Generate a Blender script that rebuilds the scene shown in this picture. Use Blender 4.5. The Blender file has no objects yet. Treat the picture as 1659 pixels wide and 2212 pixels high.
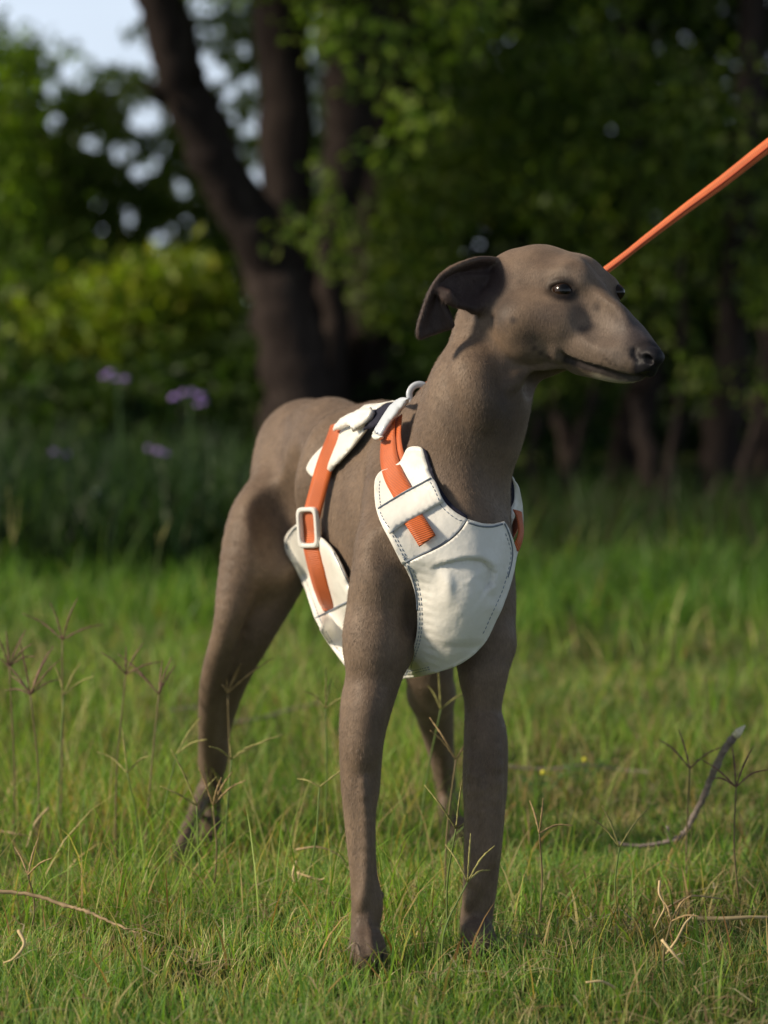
import bpy, bmesh, math, random
import numpy as np
from mathutils import Vector, Matrix
from mathutils.bvhtree import BVHTree
from mathutils.geometry import delaunay_2d_cdt

random.seed(7)
rng = np.random.default_rng(7)
scene = bpy.context.scene
C = scene.collection
R = math.radians

# ------------------------------------------------------------------ camera
CAM = np.array([0.0, 0.0, 0.58])
FPX, CX, CY = 5786.0, 829.5, 1106.0          # focal length and centre in units of a 1659 x 2212 picture
PITCH = math.atan(482.0 / FPX)
cam_d = bpy.data.cameras.new("camera")
cam = bpy.data.objects.new("camera", cam_d); C.objects.link(cam)
cam.location = CAM
cam.rotation_euler = (R(90) - PITCH, 0, 0)
cam_d.sensor_fit = 'VERTICAL'; cam_d.sensor_height = 36.0
cam_d.lens = 36.0 * FPX / 2212.0
cam_d.clip_start = 0.05; cam_d.clip_end = 500.0
cam_d.dof.use_dof = True
cam_d.dof.focus_distance = 2.31
cam_d.dof.aperture_fstop = 4.8
scene.camera = cam

# ------------------------------------------------------------------ light
SUN_TO = Vector((-0.86, -0.17, 0.48)).normalized()
world = bpy.data.worlds.new("World"); scene.world = world
world.use_nodes = True
wn = world.node_tree.nodes; wl = world.node_tree.links
for n in list(wn): wn.remove(n)
sky = wn.new('ShaderNodeTexSky'); sky.sky_type = 'NISHITA'; sky.sun_disc = False
sky.sun_elevation = math.asin(SUN_TO.z)
sky.sun_rotation = math.atan2(SUN_TO.x, SUN_TO.y)
sky.air_density = 1.0; sky.dust_density = 2.5; sky.ozone_density = 1.0
bg = wn.new('ShaderNodeBackground'); bg.inputs['Strength'].default_value = 0.05
wo = wn.new('ShaderNodeOutputWorld')
# thin bright cloud all round over the clear sky
bg2 = wn.new('ShaderNodeBackground'); bg2.inputs['Color'].default_value = (.74, .85, 1.0, 1); bg2.inputs['Strength'].default_value = 1.2
tc = wn.new('ShaderNodeTexCoord'); mpw = wn.new('ShaderNodeMapping'); mpw.inputs['Scale'].default_value = (1.4, 1.4, 4.0)
nzw = wn.new('ShaderNodeTexNoise'); nzw.inputs['Scale'].default_value = 1.6; nzw.inputs['Detail'].default_value = 6
wl.new(tc.outputs['Generated'], mpw.inputs[0]); wl.new(mpw.outputs[0], nzw.inputs[0])
mrw = wn.new('ShaderNodeMapRange'); mrw.inputs[1].default_value = .30; mrw.inputs[2].default_value = .75; mrw.inputs[3].default_value = .60; mrw.inputs[4].default_value = 1.0
wl.new(nzw.outputs[0], mrw.inputs[0])
# the cloud is dimmed towards the zenith to hold down the fill light
sxw = wn.new('ShaderNodeSeparateXYZ'); wl.new(tc.outputs['Generated'], sxw.inputs[0])
hz = wn.new('ShaderNodeMapRange'); hz.inputs[1].default_value = .10; hz.inputs[2].default_value = .50; hz.inputs[3].default_value = 1.0; hz.inputs[4].default_value = .08
wl.new(sxw.outputs[2], hz.inputs[0])
mmw = wn.new('ShaderNodeMath'); mmw.operation = 'MULTIPLY'; wl.new(mrw.outputs[0], mmw.inputs[0]); wl.new(hz.outputs[0], mmw.inputs[1])
msw = wn.new('ShaderNodeMixShader'); wl.new(mmw.outputs[0], msw.inputs[0]); wl.new(bg.outputs[0], msw.inputs[1]); wl.new(bg2.outputs[0], msw.inputs[2])
wl.new(sky.outputs[0], bg.inputs[0]); wl.new(msw.outputs[0], wo.inputs[0])
sun_d = bpy.data.lights.new("sun", 'SUN'); sun_d.energy = 5.0; sun_d.angle = R(8.0)
sun_d.color = (1.0, 0.85, 0.65)
sun = bpy.data.objects.new("sun", sun_d); C.objects.link(sun)
sun.rotation_euler = SUN_TO.to_track_quat('Z', 'Y').to_euler()
scene.view_settings.view_transform = 'Standard'
scene.view_settings.look = 'None'
scene.view_settings.exposure = 0.05
scene.view_settings.gamma = 1.0
scene.view_settings.use_curve_mapping = False
scene.render.engine = 'CYCLES'
scene.cycles.max_bounces = 6
scene.cycles.transparent_max_bounces = 8
scene.cycles.use_denoising = True

# ------------------------------------------------------------------ helpers
_cp, _sp = math.cos(PITCH), math.sin(PITCH)
def ray(px, py):
    u = (px - CX) / FPX; v = (CY - py) / FPX
    return np.array([u, _cp + v * _sp, -_sp + v * _cp])
def P(px, py, d):
    """the point of the place that lies d metres into it (world y) on the sight line through (px, py)"""
    r = ray(px, py)
    return CAM + r * (d / r[1])
def ground(px, py, z=0.0):
    r = ray(px, py)
    return CAM + r * ((z - CAM[2]) / r[2])

def tag(o, label=None, cat=None, group=None, kind=None):
    if label: o['label'] = label
    if cat: o['category'] = cat
    if group: o['group'] = group
    if kind: o['kind'] = kind
    return o
def empty(name, loc):
    o = bpy.data.objects.new(name, None); C.objects.link(o); o.location = loc
    o.empty_display_size = 0.05
    return o
def link_mesh(name, me, mat, parent=None, smooth=True):
    if mat is not None: me.materials.append(mat)
    if smooth:
        me.polygons.foreach_set('use_smooth', np.ones(len(me.polygons), dtype=bool))
    o = bpy.data.objects.new(name, me); C.objects.link(o)
    if parent is not None:
        o.parent = parent
        o.matrix_parent_inverse = Matrix.Translation(-parent.location) if parent.type == 'EMPTY' else Matrix.Identity(4)
    return o
def mesh_from(name, V, F):
    """V (n,3); F (m,k) array or list of tuples"""
    me = bpy.data.meshes.new(name)
    V = np.asarray(V, dtype=np.float32)
    if isinstance(F, np.ndarray):
        k = F.shape[1]; m = F.shape[0]
        me.vertices.add(len(V)); me.vertices.foreach_set('co', V.ravel())
        me.loops.add(m * k); me.loops.foreach_set('vertex_index', F.astype(np.int32).ravel())
        me.polygons.add(m)
        me.polygons.foreach_set('loop_start', np.arange(0, m * k, k, dtype=np.int32))
        me.polygons.foreach_set('loop_total', np.full(m, k, dtype=np.int32))
        me.update(calc_edges=True)
    else:
        me.from_pydata([tuple(map(float, v)) for v in V], [], F); me.update()
    return me
def set_color(me, name, cols):
    a = me.color_attributes.new(name, 'FLOAT_COLOR', 'POINT')
    c = np.ones((len(me.vertices), 4), dtype=np.float32); c[:, :cols.shape[1]] = cols
    a.data.foreach_set('color', c.ravel())
def catmull(pts, n):
    pts = np.asarray(pts, dtype=float)
    p = np.vstack([2 * pts[0] - pts[1], pts, 2 * pts[-1] - pts[-2]])
    out = []
    for i in range(len(pts) - 1):
        a, b, c, d = p[i:i + 4]
        for t in np.linspace(0, 1, n, endpoint=False):
            out.append(0.5 * ((2 * b) + (c - a) * t + (2 * a - 5 * b + 4 * c - d) * t * t + (3 * b - a - 3 * c + d) * t ** 3))
    out.append(pts[-1])
    return np.array(out)
def tube(points, radii, seg=8, cap=True, jitter=0.0):
    pts = np.asarray(points, dtype=float); n = len(pts)
    T = np.gradient(pts, axis=0); T /= np.linalg.norm(T, axis=1)[:, None] + 1e-12
    up = np.array([0.31, 0.17, 0.93]); V = []
    s0 = np.cross(T[0], up); s0 /= np.linalg.norm(s0)
    for i in range(n):
        s0 = s0 - T[i] * np.dot(s0, T[i]); s0 /= np.linalg.norm(s0)
        s1 = np.cross(T[i], s0)
        for j in range(seg):
            a = 2 * math.pi * j / seg
            r = radii[i] * (1 + (jitter * (random.random() - .5) if jitter else 0))
            V.append(pts[i] + (s0 * math.cos(a) + s1 * math.sin(a)) * r)
    F = []
    for i in range(n - 1):
        for j in range(seg):
            k = (j + 1) % seg
            F.append((i * seg + j, i * seg + k, (i + 1) * seg + k, (i + 1) * seg + j))
    if cap:
        F.append(tuple(reversed(range(seg)))); F.append(tuple(range((n - 1) * seg, n * seg)))
    return np.array(V), F
class MB:
    """collects shapes for ONE mesh object"""
    def __init__(s): s.V = []; s.F = []; s.n = 0
    def add(s, V, F):
        V = np.asarray(V); s.V.append(V); s.F += [tuple(i + s.n for i in f) for f in F]; s.n += len(V); return s
    def build(s, name, mat, parent=None, smooth=True):
        me = mesh_from(name, np.vstack(s.V), s.F)
        return link_mesh(name, me, mat, parent, smooth)

# ------------------------------------------------------------------ materials
def new_mat(name):
    m = bpy.data.materials.new(name); m.use_nodes = True
    nt = m.node_tree; b = nt.nodes.get('Principled BSDF')
    return m, nt, nt.nodes, nt.links, b
def ramp(nodes, stops):
    r = nodes.new('ShaderNodeValToRGB')
    el = r.color_ramp.elements
    el[0].position, el[0].color = stops[0][0], (*stops[0][1], 1)
    el[1].position, el[1].color = stops[-1][0], (*stops[-1][1], 1)
    for p, c in stops[1:-1]:
        e = el.new(p); e.color = (*c, 1)
    return r
def noise(nodes, links, scale, detail=4, rough=.55, vec=None):
    n = nodes.new('ShaderNodeTexNoise'); n.inputs['Scale'].default_value = scale
    n.inputs['Detail'].default_value = detail; n.inputs['Roughness'].default_value = rough
    if vec is not None: links.new(vec, n.inputs['Vector'])
    return n
def objco(nodes):
    return nodes.new('ShaderNodeTexCoord').outputs['Object']
def simple(name, col, rough=.6, var=.25, scale=20, bump=.0, bscale=200, spec=.3, sheen=0):
    m, nt, nd, ln, b = new_mat(name)
    co = objco(nd); n = noise(nd, ln, scale, vec=co)
    c = np.array(col)
    rp = ramp(nd, [(.3, tuple(c * (1 - var))), (.7, tuple(np.minimum(c * (1 + var), 1)))])
    ln.new(n.outputs[0], rp.inputs[0]); ln.new(rp.outputs[0], b.inputs['Base Color'])
    b.inputs['Roughness'].default_value = rough
    b.inputs['Specular IOR Level'].default_value = spec
    if sheen: b.inputs['Sheen Weight'].default_value = sheen
    if bump:
        n2 = noise(nd, ln, bscale, vec=co); bp = nd.new('ShaderNodeBump')
        bp.inputs['Strength'].default_value = bump; bp.inputs['Distance'].default_value = .001
        ln.new(n2.outputs[0], bp.inputs['Height']); ln.new(bp.outputs[0], b.inputs['Normal'])
    return m
def leafy(name, rough=.55, trans=.35, attr='col', mul=(1, 1, 1), tmul=(1.5, 1.7, .6)):
    """foliage: colour from the vertex colour of each leaf, partly letting light through"""
    m, nt, nd, ln, b = new_mat(name)
    a = nd.new('ShaderNodeAttribute'); a.attribute_name = attr
    mx = nd.new('ShaderNodeMix'); mx.data_type = 'RGBA'; mx.blend_type = 'MULTIPLY'; mx.inputs[0].default_value = 1
    ln.new(a.outputs['Color'], mx.inputs[6]); mx.inputs[7].default_value = (*mul, 1)
    ln.new(mx.outputs[2], b.inputs['Base Color'])
    b.inputs['Roughness'].default_value = rough; b.inputs['Specular IOR Level'].default_value = .25
    tr = nd.new('ShaderNodeBsdfTranslucent')
    m2 = nd.new('ShaderNodeMix'); m2.data_type = 'RGBA'; m2.blend_type = 'MULTIPLY'; m2.inputs[0].default_value = 1
    ln.new(mx.outputs[2], m2.inputs[6]); m2.inputs[7].default_value = (*tmul, 1)
    ln.new(m2.outputs[2], tr.inputs['Color'])
    ms = nd.new('ShaderNodeMixShader'); ms.inputs[0].default_value = trans
    ln.new(b.outputs[0], ms.inputs[1]); ln.new(tr.outputs[0], ms.inputs[2])
    ln.new(ms.outputs[0], nd['Material Output'].inputs['Surface'])
    return m
# ------------------------------------------------------------------ signed distance modelling of the dog
VOX = 0.0019
class Field:
    def __init__(s, lo, hi, vox):
        s.lo = np.array(lo, dtype=float); s.vox = vox
        s.n = np.ceil((np.array(hi) - s.lo) / vox).astype(int)
        s.f = np.full(s.n, 0.06, dtype=np.float32)
        s.ax = [s.lo[i] + np.arange(s.n[i]) * vox for i in range(3)]
    def box(s, lo, hi):
        a = np.clip(np.floor((np.array(lo) - s.lo) / s.vox).astype(int), 0, s.n - 1)
        b = np.clip(np.ceil((np.array(hi) - s.lo) / s.vox).astype(int) + 1, 1, s.n)
        sl = tuple(slice(a[i], b[i]) for i in range(3))
        X = s.ax[0][sl[0]][:, None, None].astype(np.float32)
        Y = s.ax[1][sl[1]][None, :, None].astype(np.float32)
        Z = s.ax[2][sl[2]][None, None, :].astype(np.float32)
        return sl, X, Y, Z
    def union(s, sl, d, k):
        a = s.f[sl]
        h = np.maximum(k - np.abs(a - d), 0) / k
        s.f[sl] = np.minimum(a, d) - h * h * (k * .25)
    def carve(s, sl, d, k):
        a = s.f[sl]; d = -d
        h = np.maximum(k - np.abs(a - d), 0) / k
        s.f[sl] = np.maximum(a, d) + h * h * (k * .25)
    def cone(s, a, b, ra, rb, k=.012, neg=False):
        a = np.asarray(a, float); b = np.asarray(b, float); pad = k * 1.3 + .004; m = max(ra, rb) + pad
        sl, X, Y, Z = s.box(np.minimum(a, b) - m, np.maximum(a, b) + m)
        ab = b - a; L2 = float(ab @ ab) + 1e-12
        t = np.clip(((X - a[0]) * ab[0] + (Y - a[1]) * ab[1] + (Z - a[2]) * ab[2]) / L2, 0, 1)
        d = np.sqrt((X - a[0] - t * ab[0]) ** 2 + (Y - a[1] - t * ab[1]) ** 2 + (Z - a[2] - t * ab[2]) ** 2) - (ra + (rb - ra) * t)
        (s.carve if neg else s.union)(sl, d.astype(np.float32), k)
    def ell(s, c, semi, axes=None, k=.02, neg=False):
        c = np.asarray(c, float); semi = np.asarray(semi, float)
        A = np.eye(3) if axes is None else np.asarray(axes, float)
        m = semi.max() + k * 1.3 + .004
        ext = np.abs(A.T) @ semi + k * 1.3 + .004
        sl, X, Y, Z = s.box(c - ext, c + ext)
        q = [((X - c[0]) * A[i, 0] + (Y - c[1]) * A[i, 1] + (Z - c[2]) * A[i, 2]) for i in range(3)]
        k0 = np.sqrt(sum((q[i] / semi[i]) ** 2 for i in range(3)))
        k1 = np.sqrt(sum((q[i] / semi[i] ** 2) ** 2 for i in range(3))) + 1e-6
        d = k0 * (k0 - 1) / k1
        (s.carve if neg else s.union)(sl, d.astype(np.float32), k)
    def mesh(s):
        """naive surface nets"""
        f = s.f; sg = f < 0
        n = s.n
        c = [sg[i:n[0] - 1 + i, j:n[1] - 1 + j, l:n[2] - 1 + l] for i in (0, 1) for j in (0, 1) for l in (0, 1)]
        anyi = c[0].copy(); alli = c[0].copy()
        for q in c[1:]: anyi |= q; alli &= q
        act = anyi & ~alli
        idx = np.argwhere(act)
        num = np.full(act.shape, -1, dtype=np.int32); num[act] = np.arange(len(idx))
        val = np.stack([f[idx[:, 0] + i, idx[:, 1] + j, idx[:, 2] + l] for i in (0, 1) for j in (0, 1) for l in (0, 1)], 1)
        corner = np.array([(i, j, l) for i in (0, 1) for j in (0, 1) for l in (0, 1)], float)
        acc = np.zeros((len(idx), 3)); cnt = np.zeros(len(idx))
        for a in range(8):
            for b in range(a + 1, 8):
                if np.abs(corner[a] - corner[b]).sum() != 1: continue
                cr = (val[:, a] < 0) != (val[:, b] < 0)
                t = val[:, a] / (val[:, a] - val[:, b] + 1e-20)
                p = corner[a] + t[:, None] * (corner[b] - corner[a])
                acc[cr] += p[cr]; cnt[cr] += 1
        V = s.lo + (idx + acc / cnt[:, None]) * s.vox
        F = []
        for ax in range(3):
            u, v = (ax + 1) % 3, (ax + 2) % 3
            a = sg; 
            sl0 = [slice(None)] * 3; sl1 = [slice(None)] * 3
            sl0[ax] = slice(0, n[ax] - 1); sl1[ax] = slice(1, n[ax])
            cr = a[tuple(sl0)] != a[tuple(sl1)]
            e = np.argwhere(cr)
            ok = (e[:, u] > 0) & (e[:, v] > 0) & (e[:, u] < n[u] - 1) & (e[:, v] < n[v] - 1) & (e[:, ax] < n[ax] - 1)
            e = e[ok]
            ins = a[e[:, 0], e[:, 1], e[:, 2]]
            def cell(du, dv):
                q = e.copy(); q[:, u] -= du; q[:, v] -= dv
                return num[q[:, 0], q[:, 1], q[:, 2]]
            quad = np.stack([cell(1, 1), cell(0, 1), cell(0, 0), cell(1, 0)], 1)
            quad[~ins] = quad[~ins][:, ::-1]
            F.append(quad)
        return V, np.vstack(F)
    def sample(s, p):
        g = (np.asarray(p) - s.lo) / s.vox; i = np.clip(np.floor(g).astype(int), 0, s.n - 2); t = g - i
        out = 0
        for a in (0, 1):
            for b in (0, 1):
                for c in (0, 1):
                    w = (t[:, 0] if a else 1 - t[:, 0]) * (t[:, 1] if b else 1 - t[:, 1]) * (t[:, 2] if c else 1 - t[:, 2])
                    out = out + w * s.f[i[:, 0] + a, i[:, 1] + b, i[:, 2] + c]
        return out

BD = np.array([.316, -.949, 0.0]); SD = np.array([-.949, -.316, 0.0]); UP = np.array([0, 0, 1.0])
def tilt(a, deg):                       # body axis tipped: front end down for positive degrees
    c, s_ = math.cos(R(deg)), math.sin(R(deg))
    b = BD * c - UP * s_; u = BD * s_ + UP * c
    return np.array([b, SD, u])
def chain(Fd, pts, k=.012, neg=False):
    """a limb: one smooth tapering tube through all the points, then blended in once"""
    w = np.array([list(P(x, y, d)) + [r * d / FPX] for x, y, d, r in pts])
    w = catmull(w, 5) if len(w) > 2 else w
    pad = k * 1.3 + .004; m = w[:, 3].max() + pad
    sl, X, Y, Z = Fd.box(w[:, :3].min(0) - m, w[:, :3].max(0) + m)
    D = np.full((X.shape[0], Y.shape[1], Z.shape[2]), .06, dtype=np.float32)
    o = [s_.start for s_ in sl]
    for p, q in zip(w[:-1], w[1:]):
        mm = max(p[3], q[3]) + pad
        s2, x, y, z = Fd.box(np.minimum(p[:3], q[:3]) - mm, np.maximum(p[:3], q[:3]) + mm)
        ab = q[:3] - p[:3]; L2 = float(ab @ ab) + 1e-12
        t = np.clip(((x - p[0]) * ab[0] + (y - p[1]) * ab[1] + (z - p[2]) * ab[2]) / L2, 0, 1)
        d = np.sqrt((x - p[0] - t * ab[0]) ** 2 + (y - p[1] - t * ab[1]) ** 2 + (z - p[2] - t * ab[2]) ** 2) - (p[3] + (q[3] - p[3]) * t)
        loc = tuple(slice(s2[i].start - o[i], s2[i].stop - o[i]) for i in range(3))
        D[loc] = np.minimum(D[loc], d)
    (Fd.carve if neg else Fd.union)(sl, D, k)
def blob(Fd, x, y, d, r, k=.01, neg=False, flat=None):
    m = r * d / FPX
    if flat is None: Fd.cone(P(x, y, d), P(x, y, d) + 1e-5, m, m, k, neg)

def torso(Fd, g=0.0, kk=1.0, arms=True):
    k = .035 * kk
    Fd.ell(P(932, 1165, 2.43), (.135 + g, .058 + g, .118 + g), tilt(0, 0), k)
    Fd.ell(P(835, 1110, 2.52), (.13 + g, .064 + g, .106 + g), tilt(0, 10), k)
    Fd.ell(P(735, 1030, 2.63), (.12 + g, .050 + g, .074 + g), tilt(0, 14), k)
    Fd.ell(P(672, 1010, 2.75), (.078 + g, .044 + g, .066 + g), tilt(0, -8), k)
    Fd.ell(P(978, 1190, 2.325), (.055 + g, .042 + g, .085 + g), tilt(0, 0), .025)       # breast
    if not arms: return
    gp = g * FPX / 2.35
    # shoulders and upper arms, both sides
    chain(Fd, [(868, 950, 2.43, 45 + gp), (858, 1080, 2.365, 76 + gp), (862, 1190, 2.31, 80 + gp)], .03 * kk)
    chain(Fd, [(985, 950, 2.45, 42 + gp), (998, 1060, 2.42, 56 + gp), (1016, 1180, 2.38, 56 + gp)], .025 * kk)
def neck(Fd, g=0.0):
    gp = g * FPX / 2.35
    chain(Fd, [(1064, 700, 2.345, 80 + gp), (1054, 780, 2.335, 94 + gp), (1036, 850, 2.33, 114 + gp), (1013, 930, 2.335, 120 + gp),
               (990, 1010, 2.345, 112 + gp), (975, 1100, 2.37, 100 + gp)], .02)
    chain(Fd, [(1005, 830, 2.36, 62 + gp), (960, 890, 2.39, 72 + gp), (906, 946, 2.43, 61 + gp), (866, 960, 2.47, 54 + gp)], .022)

dogF = Field((-0.24, 2.16, -0.01), (0.27, 2.95, 0.66), VOX)
torso(dogF)
neck(dogF)
# forelegs
chain(dogF, [(860, 1200, 2.31, 78), (830, 1330, 2.31, 71), (824, 1400, 2.31, 68)], .03)
RF = [(824, 1385, 2.30, 69), (812, 1450, 2.29, 60), (793, 1515, 2.283, 57), (779, 1595, 2.275, 47), (776, 1700, 2.27, 39), (779, 1800, 2.265, 33),
      (785, 1885, 2.26, 30), (793, 1950, 2.258, 35), (789, 2005, 2.255, 32), (791, 2060, 2.248, 34)]
chain(dogF, RF, .010)
chain(dogF, [(1026, 1200, 2.39, 50), (1046, 1300, 2.36, 60), (1050, 1390, 2.34, 61)], .025)
LF = [(1050, 1390, 2.335, 60), (1044, 1450, 2.325, 55), (1044, 1505, 2.32, 43), (1043, 1542, 2.318, 40), (1049, 1590, 2.313, 46), (1049, 1660, 2.31, 47), (1046, 1770, 2.305, 44),
      (1041, 1860, 2.30, 40), (1034, 1945, 2.30, 36), (1028, 1990, 2.30, 35), (1030, 2040, 2.292, 31)]
chain(dogF, LF, .010)
# forearm fore-and-aft depth, elbow points behind
chain(dogF, [(822, 1440, 2.335, 40), (795, 1560, 2.30, 33), (786, 1700, 2.285, 25)], .02)
chain(dogF, [(1050, 1450, 2.37, 36), (1048, 1580, 2.335, 30), (1046, 1700, 2.32, 25)], .02)
# hind legs
chain(dogF, [(650, 975, 2.765, 82), (630, 1040, 2.735, 80), (604, 1110, 2.70, 72)], .04)
chain(dogF, [(612, 1045, 2.71, 58), (564, 1130, 2.67, 72), (516, 1258, 2.645, 47), (489, 1358, 2.635, 30), (460, 1470, 2.665, 28), (450, 1577, 2.715, 22), (452, 1650, 2.76, 19)], .012)      # outer face, lit
chain(dogF, [(655, 1080, 2.72, 78), (625, 1185, 2.695, 66), (588, 1275, 2.683, 57), (545, 1370, 2.668, 45), (505, 1465, 2.688, 33), (480, 1560, 2.732, 23), (467, 1650, 2.775, 17)], .018)
chain(dogF, [(672, 1070, 2.68, 52), (635, 1160, 2.672, 47), (590, 1235, 2.662, 36)], .03)   # inner face
RH = [(462, 1600, 2.745, 27), (460, 1650, 2.77, 26), (458, 1715, 2.80, 23), (457, 1770, 2.795, 20), (455, 1830, 2.775, 20)]
chain(dogF, RH, .010)
chain(dogF, [(475, 1560, 2.775, 14), (462, 1700, 2.825, 10), (460, 1720, 2.83, 14)], .012)      # heel cord
chain(dogF, [(780, 1010, 2.80, 80), (850, 1180, 2.74, 85), (900, 1330, 2.69, 74), (925, 1440, 2.67, 55), (932, 1500, 2.69, 48)], .03)
LH = [(932, 1500, 2.69, 48), (944, 1570, 2.73, 37), (955, 1640, 2.77, 27), (964, 1700, 2.80, 23), (972, 1760, 2.79, 25), (976, 1830, 2.775, 22)]
chain(dogF, LH, .010)
# tail: from the rump down behind, tip out past the right hock
chain(dogF, [(640, 960, 2.86, 26), (560, 1200, 2.90, 19), (500, 1500, 2.89, 16), (456, 1670, 2.85, 16), (424, 1752, 2.72, 16), (374, 1864, 2.60, 14)], .012)
# paws: four toes each
def paw(cx_, cy_d, s, dirx, w=.72):
    px, d = cx_, cy_d
    c = P(px, 1900, d); c[2] = 0.020
    f = np.array([math.sin(dirx), -math.cos(dirx), 0]); l = np.array([f[1], -f[0], 0])
    dogF.ell(c + f * .006, (.018 * s, .0150 * s, .016 * s), np.array([f, l, UP]), .012)
    for i, (o, fw) in enumerate([(-.016, .012), (-.0055, .020), (.0055, .020), (.016, .012)]):
        a = c + l * o * s * w * .8 + f * fw * .4 * s + UP * .004; b = c + l * o * s * w + f * fw * s * 1.1 - UP * .006
        dogF.cone(a + UP * .004, b + UP * .002, .0075 * s, .0078 * s, .003)
        dogF.cone(b + UP * .002, b + f * .007 * s - UP * .004, .0072 * s, .0058 * s, .003)
    return c, f, l
paws = [paw(792, 2.244, .86, .15), paw(1029, 2.286, .84, .25), paw(450, 2.745, .9, .1), paw(978, 2.745, .9, .3)]
# ---- head
H = .006
chain(dogF, [(1132, 634, 2.345, 99), (1150, 630, 2.342, 97)], .02)                       # cranium
chain(dogF, [(1190, 628, 2.335, 86), (1238, 624, 2.325, 76)], .018)                      # brow
chain(dogF, [(1238, 640, 2.322, 74), (1272, 684, 2.308, 66), (1340, 735, 2.285, 50), (1398, 770, 2.262, 33)], .012)   # muzzle
chain(dogF, [(1120, 700, 2.325, 84), (1180, 722, 2.318, 70)], .02)                       # cheek
chain(dogF, [(1178, 742, 2.320, 56), (1260, 776, 2.300, 36), (1345, 806, 2.276, 21), (1377, 808, 2.268, 16)], .010)   # lower jaw
chain(dogF, [(1236, 738, 2.296, 45), (1322, 768, 2.272, 34), (1388, 788, 2.256, 24)], .008)                          # upper lip
chain(dogF, [(1110, 770, 2.335, 66), (1165, 762, 2.33, 48)], .02)
# nose leather
dogF.ell(P(1409, 772, 2.248), (.0105, .0095, .0088), None, .004)
blob(dogF, 1402, 800, 2.252, 16, .006)
# far brow and eye socket
blob(dogF, 1316, 622, 2.322, 22, .012)
blob(dogF, 1327, 640, 2.318, 13, .008)
# near brow ridge, cheek bone
chain(dogF, [(1180, 600, 2.305, 18), (1218, 592, 2.296, 18), (1245, 604, 2.294, 14)], .014)
chain(dogF, [(1150, 690, 2.306, 34), (1215, 696, 2.300, 42), (1280, 716, 2.291, 40), (1330, 742, 2.279, 34)], .03)

def surf(px, py, F_=None, d0=2.16, d1=2.95, off=0.0):
    """first hit of the sight line with the field"""
    F_ = F_ or dogF
    r = ray(px, py); ds = np.arange(d0, d1, .0015)
    pts = CAM + r[None, :] * (ds / r[1])[:, None]
    v = F_.sample(pts) - off
    h = np.nonzero(v < 0)[0]
    if len(h) == 0:
        i = int(np.argmin(v)); return pts[i]
    i = h[0]
    if i == 0: return pts[0]
    t = v[i - 1] / (v[i - 1] - v[i]); return pts[i - 1] * (1 - t) + pts[i] * t
def fgrad(p, F_=None, e=.004):
    F_ = F_ or dogF
    q = np.array([p + np.array(o) * e for o in [(1, 0, 0), (-1, 0, 0), (0, 1, 0), (0, -1, 0), (0, 0, 1), (0, 0, -1)]])
    v = F_.sample(q); g = np.array([v[0] - v[1], v[2] - v[3], v[4] - v[5]])
    return g / (np.linalg.norm(g) + 1e-12)
def groove(path, r, depth, k=.004):
    q = [surf(*p) for p in catmull(path, 5)]
    q = [p + fgrad(p) * (r - depth) for p in q]
    for a, b in zip(q[:-1], q[1:]): dogF.cone(a, b, r, r, k, neg=True)
def ridge(path, r, height, k=.006):
    q = [surf(*p) for p in catmull(path, 4)]
    q = [p + fgrad(p) * (height - r) for p in q]
    for a, b in zip(q[:-1], q[1:]): dogF.cone(a, b, r, r, k)
# mouth
MOUTH = [(1205, 762), (1225, 776), (1262, 790), (1300, 800), (1340, 812), (1376, 817), (1404, 812)]
groove(MOUTH, .0030, .0030, .003)
ridge([(1200, 752), (1198, 764), (1207, 773)], .003, .0012)
# nostril
q = surf(1392, 775); dogF.cone(q + np.array([-.001, 0, .0006]), q + np.array([.006, .002, -.0008]), .0040, .0034, .0015, neg=True)
groove([(1370, 756), (1372, 768), (1380, 777)], .0022, .002, .002)
# eye sockets
EYE = surf(1213, 626)
EYEN = fgrad(EYE, e=.008)
eye_c = EYE - EYEN * .0074 + np.array([0, 0, 0])
dogF.ell(EYE + EYEN * .002, (.0108, .009, .0072), None, .005, neg=True)
for k_ in (1, -1):                                                                       # lids
    arc = [(1213 + 29 * math.cos(t), 627 - k_ * 19.5 * math.sin(t) * (1.0 if k_ > 0 else .86) - 5 * math.cos(t) * .5) for t in np.linspace(-.1, math.pi + .1, 12)]
    q = []
    for x, y in arc:
        r = ray(x, y); r = r / np.linalg.norm(r)
        oc = CAM - eye_c; b = oc @ r; c_ = oc @ oc - .0118 ** 2; disc = b * b - c_
        t = -b - math.sqrt(max(disc, 0)); q.append(CAM + r * t)
    for a, b in zip(q[:-1], q[1:]): dogF.cone(a, b, .0021, .0021, .003)
feye_c = P(1330, 632, 2.318)
# facial hollows and veins
ridge([(1235, 560), (1275, 610), (1310, 655), (1345, 685)], .008, .0012, .010)
ridge([(1100, 700), (1130, 740), (1160, 752)], .012, .0020, .012)
groove([(1256, 668), (1286, 692), (1318, 714)], .014, .0006, .012)
ridge([(1125, 672), (1165, 684), (1215, 688)], .014, .0006, .014)
ridge([(1012, 770), (1025, 830), (1055, 900)], .012, .0012, .014)
ridge([(1203, 790), (1165, 798), (1125, 814), (1098, 834)], .006, .0014, .006)
groove([(1208, 806), (1176, 815), (1148, 826)], .008, .0026, .010)
blobs = [(1160, 700, .003), (1140, 735, .0025), (1167, 757, .003)]
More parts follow.
